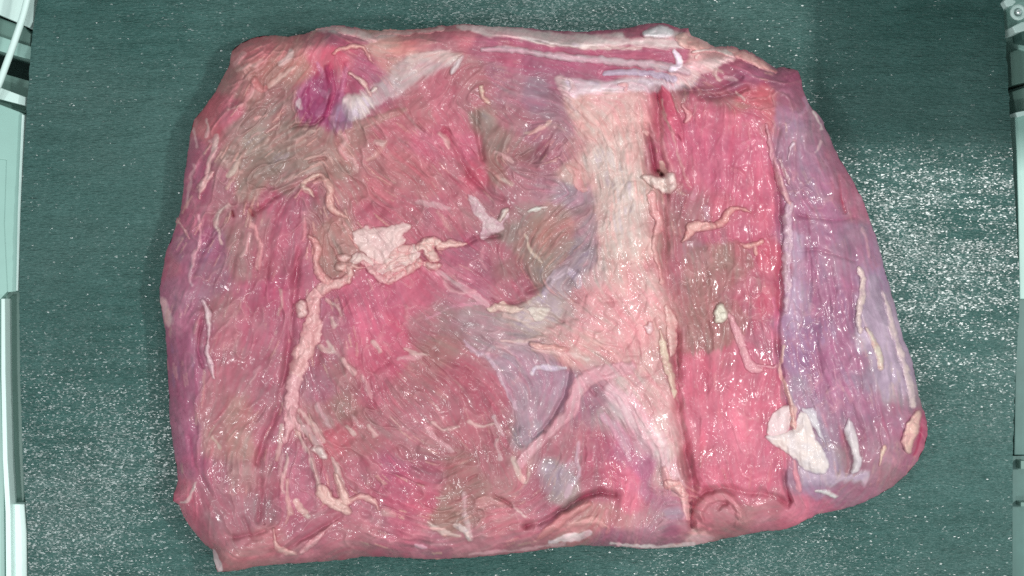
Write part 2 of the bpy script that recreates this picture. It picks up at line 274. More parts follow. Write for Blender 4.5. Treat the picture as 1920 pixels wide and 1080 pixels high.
# ---- base tone of muscle and connective tissue: control colours
C = [(450,95,178,98,105),(490,85,192,98,108),(540,95,184,108,112),(590,80,165,85,98),(620,70,150,75,95),(470,130,175,108,108),(520,140,165,108,102),(560,130,184,118,112),(600,110,205,85,108),(640,110,190,85,108),(440,160,165,100,105),(400,200,190,85,100),(375,240,188,90,102),(365,280,165,78,105),(360,340,160,75,105),(350,400,165,80,108),
(430,210,190,85,108),(470,180,165,100,102),(490,220,150,108,108),(530,210,148,102,105),(520,180,158,105,108),(450,240,150,105,108),(480,270,150,118,105),(540,250,150,112,105),(440,300,148,112,108),(500,310,145,112,102),(560,290,150,112,105),(600,260,155,108,108),(420,340,160,92,108),(470,350,150,108,102),(530,345,150,105,108),(590,170,165,75,120),(575,200,150,68,115),(620,190,170,65,112),(605,220,160,60,112),(635,215,150,80,120),(650,160,175,75,105),(680,130,175,80,112),(700,150,172,85,115),(730,110,190,112,118),(720,80,205,135,132),(770,85,195,110,120),(830,85,180,95,112),
(420,400,165,95,110),(400,460,150,78,118),(440,450,160,105,112),(480,420,165,95,108),(530,410,170,80,105),(510,380,175,80,105),(450,500,155,100,108),(400,520,150,90,115),(490,500,178,90,110),(540,470,178,85,110),(560,380,165,82,105),(600,400,160,95,105),(620,440,160,108,105),(620,480,155,105,102),(560,520,175,82,108),(510,540,185,75,108),(460,560,178,80,108),(420,580,160,95,108),(350,480,155,85,120),(330,540,160,92,128),(320,500,175,85,112),(330,600,158,85,122),(340,660,150,78,118),(335,740,155,78,118),(345,820,158,78,120),(360,880,168,78,112),(380,620,160,85,112),(430,640,172,95,112),(480,620,178,85,110),(520,620,178,85,112),(440,700,170,90,108),(500,690,172,88,110),(400,760,165,95,108),(450,770,170,105,108),(500,760,168,92,112),(400,830,168,100,108),(450,840,165,108,108),(500,830,172,85,108),(400,900,165,88,110),(450,900,158,100,108),(500,900,170,90,108),(420,960,160,90,108),(480,960,160,95,112),(530,870,172,88,112),(540,930,170,88,112),(440,1010,172,95,112),(500,1010,178,100,112),(450,1045,182,105,115),(345,930,195,85,112),(560,980,172,85,108),(600,990,172,90,110),(560,1040,175,105,120),
(660,270,170,108,110),(640,300,168,115,112),(690,300,178,100,110),(740,260,190,95,112),(780,220,178,98,110),(800,270,195,85,112),(750,320,190,100,112),(700,360,195,92,108),(660,350,175,105,112),(790,340,185,95,108),(840,320,180,92,110),(700,400,190,85,108),(760,390,182,92,110),(820,400,182,88,110),(860,400,180,95,112),(840,270,200,85,112),(860,230,192,90,112),(830,190,195,90,112),(880,190,180,95,112),(870,280,195,80,110),(900,330,195,75,100),(900,230,140,105,102),(930,270,135,98,95),(960,220,160,88,105),(960,170,160,100,120),(930,140,165,95,118),(1000,180,142,98,122),(1040,200,142,98,118),(1040,240,138,92,108),(1000,250,150,88,108),(970,290,145,88,95),(1010,290,140,85,100),(930,320,150,95,95),(1050,300,165,95,115),(980,330,165,95,112),(1060,370,150,115,132),(1020,360,155,98,118),(960,370,165,95,112),(920,370,165,95,112),(1090,390,158,112,125),
(900,150,175,100,112),(880,120,178,98,112),(960,400,150,105,112),(1040,400,150,105,105),(1060,430,165,110,110),(1020,440,150,100,90),(990,460,132,95,92),(1020,490,128,100,88),(960,430,130,102,102),(1060,460,140,100,100),(1090,470,135,110,122),(1080,500,132,112,122),(940,470,152,85,100),(900,490,160,82,105),(870,480,168,82,108),(960,510,140,85,92),(1010,520,118,98,92),(990,540,150,78,95),(950,540,165,78,98),(900,530,168,82,108),(1110,440,150,112,125),(1120,410,160,115,125),(1050,540,155,125,140),(1060,520,135,115,125),
(660,560,192,80,110),(720,550,195,80,112),(780,550,198,78,108),(690,600,202,78,112),(740,620,205,75,108),(620,590,170,85,112),(620,640,165,88,108),(680,660,195,80,108),(730,670,200,75,105),(640,700,155,90,100),(600,720,160,90,112),(640,760,158,98,102),(600,780,165,98,108),(640,820,185,85,100),(700,730,172,82,102),(760,730,168,88,102),(780,690,165,92,102),(820,650,160,95,100),(800,610,170,92,108),(840,600,150,98,108),(880,600,145,105,115),(910,620,148,108,120),(860,560,175,95,118),(830,530,185,90,115),(870,700,172,82,100),(920,740,172,80,100),(850,760,168,85,102),(780,780,165,88,105),(720,790,162,92,105),(680,830,165,92,102),(760,840,172,92,108),(820,830,170,95,108),(880,820,168,88,102),(930,810,168,85,102),(920,870,165,88,102),(860,880,160,95,100),(800,890,165,88,108),(740,880,182,80,112),(690,880,172,85,105),(750,920,195,80,110),(790,940,200,80,108),(850,930,162,100,102),(840,980,158,112,105),(880,960,165,108,112),(900,910,160,98,102),(950,920,172,102,112),(700,960,172,88,110),(760,980,185,82,108),(680,1000,170,92,108),(740,1020,175,88,110),(820,1020,172,95,118),(880,1020,180,105,122),(940,980,182,95,110),(950,1020,178,100,118),(980,960,175,95,112),(640,1020,172,100,115),
(960,600,165,135,138),(1000,600,172,150,142),(960,640,145,110,122),(1000,660,148,112,125),(1040,640,165,125,130),(970,690,145,110,132),(1020,720,140,100,128),(1000,770,145,112,132),(990,810,132,122,138),(1040,700,140,98,128),(1060,660,185,125,130),(1100,640,190,130,135),(1100,600,185,118,132),(1060,590,172,125,135),(1080,560,188,120,132),(1030,580,172,150,148),(1130,560,205,125,138),(1150,610,212,128,142),(1200,560,215,135,148),(1200,620,210,125,138),(1240,600,205,140,145),(1150,660,205,130,142),(1200,680,205,138,148),(1230,740,205,148,158),(1180,730,190,148,160),(1120,700,160,105,128),(1110,750,152,90,115),(1130,740,150,98,118),(1150,780,180,125,142),(1220,800,220,165,178),(1250,850,225,168,180),(1200,830,190,130,152),(1240,890,205,140,155),(1170,850,185,90,125),(1150,880,200,80,112),(1120,850,175,82,108),(1100,880,165,85,105),(1180,900,205,78,112),(1210,880,170,85,128),(1220,920,175,92,125),(1240,940,165,100,128),(1180,950,205,80,110),(1120,920,178,88,110),(1080,850,160,92,108),(1040,840,165,95,112),(1040,880,145,118,132),(1060,900,150,125,135),(1020,900,165,90,110),(980,880,180,105,118),(1000,930,175,92,112),(1060,920,160,130,138),(1030,960,160,85,105),(1120,970,185,112,118),(1070,990,185,110,118),(1160,980,188,105,118),(1200,980,178,108,125),(1240,980,175,120,140),(1150,1010,160,90,118),(1210,1005,168,100,125),(1260,1000,150,85,112),
(1090,190,205,155,152),(1130,190,200,148,155),(1180,190,200,135,142),(1110,230,195,148,145),(1160,230,205,150,150),(1200,230,205,145,148),(1080,280,180,115,125),(1110,290,190,165,162),(1150,280,198,172,165),(1190,290,205,160,158),(1140,330,192,170,162),(1180,340,195,172,160),(1080,330,205,145,148),(1130,380,188,160,155),(1180,390,192,168,162),(1150,420,198,165,160),(1190,430,198,165,162),(1150,470,200,158,152),(1200,470,205,160,155),(1150,510,195,150,150),(1210,520,200,145,150),(1110,520,180,140,150),(1180,520,205,145,150),(1220,290,165,70,92),(1230,250,175,90,105),(1215,420,190,120,130),(1235,500,190,115,125),
(1245,190,200,82,110),(1260,220,205,80,112),(1250,250,200,78,108),(1275,190,165,100,105),(1290,260,200,80,115),(1340,220,205,82,112),(1400,220,202,82,112),(1340,270,212,78,118),(1400,280,212,80,118),(1430,330,210,85,118),(1340,320,208,82,120),(1400,350,208,80,115),(1300,330,195,85,112),(1280,370,165,85,102),(1300,400,172,98,112),(1350,400,195,85,110),(1420,400,205,80,110),(1330,440,178,85,110),(1400,430,200,80,112),(1280,430,155,90,98),(1280,500,160,85,100),(1310,480,150,92,108),(1350,490,145,100,98),(1400,480,185,80,105),(1440,480,205,75,102),(1310,530,150,92,98),(1360,530,170,92,105),(1410,540,182,88,110),(1440,560,200,78,105),(1300,590,160,92,98),(1340,580,158,95,102),(1340,640,155,90,98),(1290,640,165,88,100),(1400,600,178,85,108),(1410,650,180,95,120),(1440,640,180,88,115),(1360,670,180,85,102),(1310,690,198,82,105),(1370,720,202,88,112),(1430,720,185,88,110),(1290,730,185,80,100),(1320,760,205,88,112),(1400,770,212,92,118),(1440,770,208,88,115),(1340,820,215,92,122),(1400,830,215,98,125),(1310,850,205,92,112),(1350,880,218,98,125),(1420,890,212,95,122),(1450,860,205,90,120),(1290,880,165,85,100),(1310,920,195,92,115),(1400,930,205,95,122),(1450,920,205,95,122),
(1320,970,182,95,112),(1350,970,175,100,115),(1340,930,185,92,112),(1400,970,182,105,118),(1450,960,188,100,118),(1500,950,205,90,118),(1480,970,200,92,118),(1430,990,180,100,120),(1280,1000,180,110,130),(1350,1000,180,105,118),(1540,950,190,90,120),(1300,1015,215,155,160),
(1300,150,155,75,102),(1340,140,165,80,105),(1370,130,160,72,98),(1390,150,150,75,105),(1430,150,150,75,105),(1480,150,135,68,95),(1460,150,132,75,98),(1490,180,140,80,105),(1320,175,155,85,100),(1280,175,145,88,98),(1400,180,192,78,95),(1440,185,205,80,95),(1440,215,195,95,108),(1480,200,155,90,115),(1520,220,145,88,115),(1390,200,195,105,110),(1360,190,165,90,102),(1470,220,165,110,130),(1500,240,155,105,135),(1540,260,150,90,118),(1480,280,150,98,128),(1520,300,155,95,128),(1560,310,145,82,108),(1490,340,158,98,132),(1540,350,155,92,128),(1580,350,165,85,112),(1600,390,165,88,115),(1560,400,160,85,125),(1510,400,165,85,122),(1490,440,160,95,130),(1540,450,158,88,128),(1600,440,150,98,130),(1570,480,150,95,125),(1520,500,158,88,128),(1620,480,155,98,135),(1500,560,165,120,158),(1490,600,158,105,148),(1540,560,160,88,128),(1590,550,152,88,128),(1590,600,150,85,125),(1530,620,155,90,135),(1500,660,152,92,138),(1560,660,158,82,125),(1600,680,152,85,125),(1540,720,155,88,130),(1580,740,158,88,128),(1510,740,155,110,142),(1620,720,145,98,130),(1630,760,155,90,125),(1600,800,155,88,120),(1650,800,158,88,118),(1560,800,148,95,125),(1640,850,155,92,118),(1680,780,150,88,118),(1680,850,155,95,120),(1660,890,152,95,112),(1700,860,165,85,115),(1725,850,180,80,105),(1730,810,165,60,90),(1620,900,158,92,118),(1570,920,162,90,122),(1540,910,160,98,130),(1600,930,160,92,118),(1560,870,150,112,130),(1500,900,150,95,125),(1640,560,150,120,145),(1640,620,160,150,165),(1650,520,150,110,150),(1660,660,165,170,175),(1670,700,155,160,172),(1670,600,175,170,172),(1680,740,158,125,145),(1660,580,150,130,150),
(950,110,172,78,105),(1000,85,165,75,105),(1060,95,172,78,108),(1150,98,172,78,108),(1230,105,172,75,105),(1000,115,155,72,102),(1060,130,165,70,105),(1130,130,168,72,105),(1200,130,172,80,108),(1100,150,160,80,108),(1060,150,150,80,108),(1240,135,165,75,108),(870,70,190,95,112),(900,90,165,80,105),(930,75,160,75,105),(1280,125,175,80,108)]
def tone(u, v, r, g, b):
    k = min(max((u-1470)/40, 0), 1)*min(max((v-150)/100, 0), 1)
    r, g, b = .74*r+49+1*k, .86*g+38+7*k, .76*b+43+7*k
    return (u, v, r*.9+178*.1, g*.9+114*.1, b*.9+126*.1)
C = [tone(*c) for c in C]
cols = [tuple(lin(c[2:])) for c in C]
R_, G_, B_ = lowres(lambda x, y: shep([(c[0], c[1]) for c in C], cols, x, y, 3.0, 9))
BASE = np.stack([R_, G_, B_], -1)


# ---- thickness of the slab
RD = [(400,200,60),(320,600,65),(350,950,60),(500,1040,45),(800,1040,50),(1100,1020,42),(1300,1015,45),(1550,950,80),(1700,860,70),(1700,650,120),(1600,350,130),(1520,200,80),(1440,120,45),(1250,50,28),(900,50,28),(650,55,32),(480,80,50)]
RADI, = lowres(lambda x, y: shep([(a, b) for a, b, _ in RD], [(r,) for _, _, r in RD], x, y, 1.5, 20))
TK = 0.040; ZS = 0.020
q = np.clip(SD/RADI, 0, 1)
BULK = np.clip(1-(1-q)**2.0, 0, 1)**.78
HT = ZS + (TK-ZS)*BULK
HT += BULK*(0.0018*fbm(U, V, 150, 401, 2) + 0.0011*fbm(U, V, 48, 411, 2))
RIM = smooth(2, 26, SD)

paint = []     # (mask, colour) layers applied to BASE
def box(pts, pad):
    p = np.array(pts)[:, :2]
    a = int(max(0, (p[:, 0].min()-pad-U0)/STEP)); b = int(min(U.shape[1], (p[:, 0].max()+pad-U0)/STEP+1))
    c = int(max(0, (p[:, 1].min()-pad-V0)/STEP)); d = int(min(U.shape[0], (p[:, 1].max()+pad-V0)/STEP+1))
    return slice(c, d), slice(a, b)

def groove(pts, width, depth, col=None, ca=0.5, warp=1):
    """a fold or cleft between muscles; col = shade at its bottom, painted as a darker red"""
    pts = [(p[0], p[1], p[2] if len(p) > 2 else 1.0) for p in pts]
    c = catmull(pts, 6); s = box(c, width*3+8)
    x, y = (wu[s]*.55+WU[s]*.45, wv[s]*.55+WV[s]*.45)
    f = np.full(x.shape, -1e3, np.float32)
    cc = c.copy(); am = c[:, 2]; cc[:, 2] = 0
    d = -seg_field(x, y, cc)
    # strength along the fold
    sw = -seg_field(x, y, np.stack([c[:, 0], c[:, 1], -0*am], 1))
    va = 0.55+0.6*smooth(-.45, .35, fbm(U[s], V[s], 55, 640, 2))
    d = d/(0.7+0.5*va) + 0
    k = np.exp(-(d/width)**2)*va
    HT[s] -= .9*depth*k*RIM[s]
    if col is not None:  # crease shade mixed into the base colour
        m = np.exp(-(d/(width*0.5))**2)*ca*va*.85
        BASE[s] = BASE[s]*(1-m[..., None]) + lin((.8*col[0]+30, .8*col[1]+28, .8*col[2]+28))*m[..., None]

def ridge(pts, width, height, col=None, ca=0.8, edge=2.5, rag=2.0, fib=0.35):
    """thin strand or seam of fat/fascia grown into the surface; pts (u, v, half width)"""
    c = catmull(pts, 6); s = box(c, 40)
    f = seg_field(wu[s], wv[s], c) + rag*fbm(U[s], V[s], 11, 700, 3) + rag*fib*L_mid[s] + .8
    m = smooth(-edge*.7, edge*.7, f)
    HT[s] += height*smooth(-3, 5, f)*RIM[s]
    if col is not None:
        k = (m*ca)[..., None]; BASE[s] = BASE[s]*(1-k)+lin(col)*k

def patch(poly, col, ca=0.7, edge=6, rag=5, height=0.0, fib=1.0):
    c = catmull(poly, 4, True); s = box(c, 30)
    f = poly_sd(WU[s]*0.5+U[s]*0.5, WV[s]*0.5+V[s]*0.5, c) + rag*fbm(U[s], V[s], 22, 740, 3) + rag*0.4*fib*L_mid[s]
    m = smooth(-edge, edge, f)
    if height: HT[s] += height*smooth(-edge, edge*1.5, f)*RIM[s]
    k = (m*ca)[..., None]; BASE[s] = BASE[s]*(1-k)+lin(col)*k
    return

def dome(u, v, ru, rv, rot, h):
    s = box([(u-ru*2, v-rv*2), (u+ru*2, v+rv*2)], max(ru, rv)*1.5)
    a = math.radians(rot); x = WU[s]-u; y = WV[s]-v
    p = (x*math.cos(a)+y*math.sin(a))/ru; r = (-x*math.sin(a)+y*math.cos(a))/rv
    HT[s] += h*np.exp(-(p*p+r*r))*RIM[s]

# muscle volumes
for d in [(440,260,70,110,20,.003),(500,470,60,90,0,.002),(460,760,55,150,5,.003),(760,300,110,70,45,.003),(720,620,90,90,0,.003),(800,820,160,110,20,.003),(980,480,90,70,0,-.003),(1370,300,75,110,0,.0035),(1370,560,75,120,0,.002),(1380,820,80,110,0,.004),(1560,450,60,200,-12,.004),(1590,720,70,180,-8,.004),(1160,500,60,180,0,.001),(1190,780,60,60,50,.002),(603,190,26,60,-8,-.004),(920,220,30,40,0,-.0025),(650,170,18,25,0,-.003),(1020,740,55,60,20,-.002),(1220,300,16,50,0,-.004),(1350,960,55,32,0,.003),(1100,110,200,22,4,.0015),(1180,910,60,50,0,-.002),(1040,890,40,50,0,-.0015),(560,930,40,80,0,-.002),(980,240,70,60,0,.002)]:
    dome(*d)
DK = (120, 30, 58)
# main clefts
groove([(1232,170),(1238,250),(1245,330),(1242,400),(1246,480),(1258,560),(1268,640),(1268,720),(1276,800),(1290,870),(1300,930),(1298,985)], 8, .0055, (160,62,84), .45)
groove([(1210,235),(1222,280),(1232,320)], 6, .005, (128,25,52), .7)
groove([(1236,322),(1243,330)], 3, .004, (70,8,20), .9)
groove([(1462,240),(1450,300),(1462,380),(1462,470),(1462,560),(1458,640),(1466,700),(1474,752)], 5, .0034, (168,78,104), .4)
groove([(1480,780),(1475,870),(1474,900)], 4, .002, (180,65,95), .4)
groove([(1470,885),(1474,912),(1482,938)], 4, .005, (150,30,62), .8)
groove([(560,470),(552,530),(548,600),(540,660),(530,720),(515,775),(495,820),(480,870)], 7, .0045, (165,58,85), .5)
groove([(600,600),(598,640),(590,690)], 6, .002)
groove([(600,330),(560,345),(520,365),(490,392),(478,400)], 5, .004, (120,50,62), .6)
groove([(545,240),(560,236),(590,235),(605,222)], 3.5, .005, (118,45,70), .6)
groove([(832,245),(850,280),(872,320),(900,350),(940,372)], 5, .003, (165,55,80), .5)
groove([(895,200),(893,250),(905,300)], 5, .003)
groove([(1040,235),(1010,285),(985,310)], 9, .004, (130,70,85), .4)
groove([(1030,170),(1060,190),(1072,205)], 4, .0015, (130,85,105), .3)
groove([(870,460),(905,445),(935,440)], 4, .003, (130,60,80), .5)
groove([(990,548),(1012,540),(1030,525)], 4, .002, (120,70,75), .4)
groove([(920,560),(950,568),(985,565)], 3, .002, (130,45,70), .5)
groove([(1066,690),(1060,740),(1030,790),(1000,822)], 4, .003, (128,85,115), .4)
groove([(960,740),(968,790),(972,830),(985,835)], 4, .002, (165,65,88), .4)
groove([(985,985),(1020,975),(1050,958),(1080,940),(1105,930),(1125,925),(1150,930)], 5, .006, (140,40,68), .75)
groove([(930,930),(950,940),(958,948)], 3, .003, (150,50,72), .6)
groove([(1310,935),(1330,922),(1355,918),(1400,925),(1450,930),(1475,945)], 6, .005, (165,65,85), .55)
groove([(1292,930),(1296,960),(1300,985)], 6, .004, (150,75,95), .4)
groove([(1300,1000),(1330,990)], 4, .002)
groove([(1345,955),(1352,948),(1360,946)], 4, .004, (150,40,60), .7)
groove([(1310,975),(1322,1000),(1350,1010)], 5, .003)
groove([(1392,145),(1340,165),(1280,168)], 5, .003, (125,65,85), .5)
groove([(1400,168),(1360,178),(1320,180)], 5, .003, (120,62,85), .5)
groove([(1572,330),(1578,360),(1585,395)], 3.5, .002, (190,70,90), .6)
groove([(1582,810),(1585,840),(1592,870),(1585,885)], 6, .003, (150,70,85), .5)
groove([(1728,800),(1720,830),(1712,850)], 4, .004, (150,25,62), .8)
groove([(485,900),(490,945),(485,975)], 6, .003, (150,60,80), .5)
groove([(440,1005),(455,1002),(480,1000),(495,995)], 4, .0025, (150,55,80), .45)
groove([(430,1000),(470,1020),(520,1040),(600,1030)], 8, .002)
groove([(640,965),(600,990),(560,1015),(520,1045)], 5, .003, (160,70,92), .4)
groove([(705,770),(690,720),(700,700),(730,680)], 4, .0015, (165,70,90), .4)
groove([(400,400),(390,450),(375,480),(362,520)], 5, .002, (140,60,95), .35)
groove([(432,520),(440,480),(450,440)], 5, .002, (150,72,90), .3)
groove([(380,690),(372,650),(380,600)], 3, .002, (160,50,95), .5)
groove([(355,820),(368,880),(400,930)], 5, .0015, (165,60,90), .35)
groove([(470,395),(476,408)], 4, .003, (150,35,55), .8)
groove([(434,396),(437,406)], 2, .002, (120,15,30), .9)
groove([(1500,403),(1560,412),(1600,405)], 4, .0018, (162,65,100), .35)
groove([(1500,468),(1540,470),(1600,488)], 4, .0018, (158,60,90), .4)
for (x0, y0, x1, y1) in [(1585,470,1600,600),(1560,500,1568,600),(1640,500,1655,560),(1530,640,1545,760),(1605,640,1615,740),(1660,640,1672,720),(1575,700,1580,780),(1550,520,1556,640),(1515,430,1520,560)]:
    groove([(x0, y0), ((x0+x1)/2+3, (y0+y1)/2), (x1, y1)], 3, .0009, (150,60,85), .22)
for i in range(70):                                     # small random folds along the fibres
    u = random.uniform(340, 1700); v = random.uniform(90, 1020)
    iy = int((v-V0)/STEP); ix = int((u-U0)/STEP)
    if SD[iy, ix] < 20: continue
    pts = [(u, v)]; sx, sy = 1, 1
    for k in range(random.randint(2, 5)):
        iy = int(np.clip((pts[-1][1]-V0)/STEP, 0, U.shape[0]-1)); ix = int(np.clip((pts[-1][0]-U0)/STEP, 0, U.shape[1]-1))
        pts.append((pts[-1][0]+11*DX[iy, ix], pts[-1][1]+11*DY[iy, ix]))
    groove(pts, random.uniform(2, 4), random.uniform(.0006, .0018), (155,60,82), .28)

# connective sheets and translucent fascia
WH = (222,212,206); PK = (222,176,178); CR = (224,206,184); GR = (188,172,182)
patch([(1060,160),(1120,168),(1180,165),(1225,175),(1222,215),(1212,300),(1225,370),(1222,430),(1236,520),(1245,640),(1262,760),(1288,900),(1245,890),(1200,800),(1150,730),(1070,690),(1000,660),(990,640),(1060,600),(1100,540),(1118,480),(1120,420),(1110,360),(1090,320),(1100,270),(1080,220)], (212,165,162), .30, 10, 8, .0012)
patch([(1100,280),(1140,270),(1190,300),(1210,370),(1215,450),(1170,470),(1128,480),(1120,400),(1110,330)], (196,178,166), .5, 14, 12, 0)
patch([(1120,230),(1160,200),(1200,215),(1215,260),(1190,300),(1150,270)], (212,172,166), .5, 10, 9, 0)
patch([(770,100),(820,90),(862,104),(855,122),(820,135),(770,168),(725,190),(690,212),(658,222),(655,196),(690,170),(720,140)], (208,190,190), .62, 7, 7, .0008)
patch([(640,190),(662,175),(690,180),(700,200),(680,222),(660,226),(648,215)], (222,206,200), .7, 5, 5, .001)
patch([(770,95),(850,95),(868,105),(850,118),(800,110),(775,120)], (220,190,182), .6, 6, 5)
patch([(1058,150),(1120,150),(1200,148),(1290,150),(1300,158),(1240,172),(1180,170),(1110,172),(1075,180)], (212,195,200), .8, 5, 4, .0012)
patch([(1040,150),(1058,145),(1075,190),(1090,215),(1078,210),(1060,180)], (205,175,175), .7, 4, 3, .0006)
patch([(880,50),(960,54),(1040,62),(1120,62),(1200,60),(1290,62),(1330,85),(1290,92),(1200,88),(1100,86),(1020,82),(960,74),(905,66)], (222,198,196), .88, 4, 4, .0022)
patch([(1290,58),(1330,82),(1375,92),(1420,110),(1450,134),(1440,134),(1400,112),(1370,112),(1340,122),(1300,138),(1285,120),(1290,90)], (222,172,170), .8, 5, 4, .0014)
patch([(1245,150),(1280,120),(1310,110),(1360,108),(1385,100),(1360,120),(1320,140),(1290,158)], (225,190,190), .85, 5, 5, .0012)
patch([(1140,720),(1180,745),(1220,780),(1255,840),(1275,890),(1290,950),(1278,910),(1240,880),(1210,840),(1180,800),(1140,770)], (226,190,196), .62, 6, 6, .001)
patch([(1005,660),(1060,640),(1120,640),(1160,670),(1140,700),(1100,690),(1050,680)], (205,158,155), .5, 9, 9, .0004)
patch([(960,585),(1020,575),(1050,590),(1030,615),(990,610)], (198,180,172), .5, 8, 7, .0004)
patch([(895,660),(930,640),(1000,640),(1060,690),(1068,720),(1050,770),(1010,810),(985,832),(970,815),(965,760),(940,700)], (176,144,156), .55, 5, 5, -.0008)
patch([(840,600),(900,585),(960,600),(990,640),(930,640),(900,655),(870,625)], (172,142,148), .6, 8, 8)
patch([(1108,400),(1122,440),(1118,490),(1085,515),(1060,500),(1080,450)], (152,132,140), .6, 5, 6)
patch([(1020,868),(1050,870),(1080,862),(1078,900),(1062,920),(1020,915)], (178,156,164), .6, 6, 6)
patch([(1040,360),(1090,340),(1110,370),(1080,390),(1030,385)], (175,146,158), .6, 9, 8)
patch([(1610,500),(1640,520),(1660,560),(1680,620),(1700,690),(1712,745),(1695,740),(1670,700),(1650,670),(1630,640),(1612,600)], (182,166,182), .55, 8, 9, .0006)
patch([(1605,590),(1625,600),(1628,640),(1615,670),(1603,640)], (196,178,190), .6, 5, 5, .0006)
patch([(1472,440),(1505,440),(1505,520),(1500,600),(1480,610),(1474,520)], (192,170,190), .5, 7, 7, .0004)
patch([(1500,870),(1545,880),(1600,885),(1625,880),(1622,900),(1580,905),(1560,915),(1530,905),(1505,905)], (196,188,196), .7, 6, 6, .0006)
patch([(1535,770),(1545,790),(1560,840),(1580,885),(1550,880),(1535,830)], (176,164,178), .6, 6, 6, .0003)
patch([(1510,905),(1540,905),(1550,920),(1535,932),(1515,925)], (165,150,170), .6, 5, 6)
patch([(298,560),(312,565),(322,600),(312,612),(304,590)], (222,185,185), .75, 4, 5)
patch([(1240,955),(1275,955),(1285,970),(1250,975)], (178,158,175), .5, 6, 6)
patch([(1280,1022),(1300,1004),(1340,1012),(1300,1026)], (222,175,180), .8, 4, 3)
patch([(560,60),(620,52),(700,62),(740,60),(720,72),(680,78),(640,72),(600,62)], (222,195,195), .6, 4, 4, .0008)
patch([(730,80),(760,78),(790,90),(760,100),(730,100)], (222,150,142), .5, 7, 6)
patch([(1460,200),(1500,215),(1510,235),(1480,245),(1455,235)], (175,140,165), .5, 7, 7)

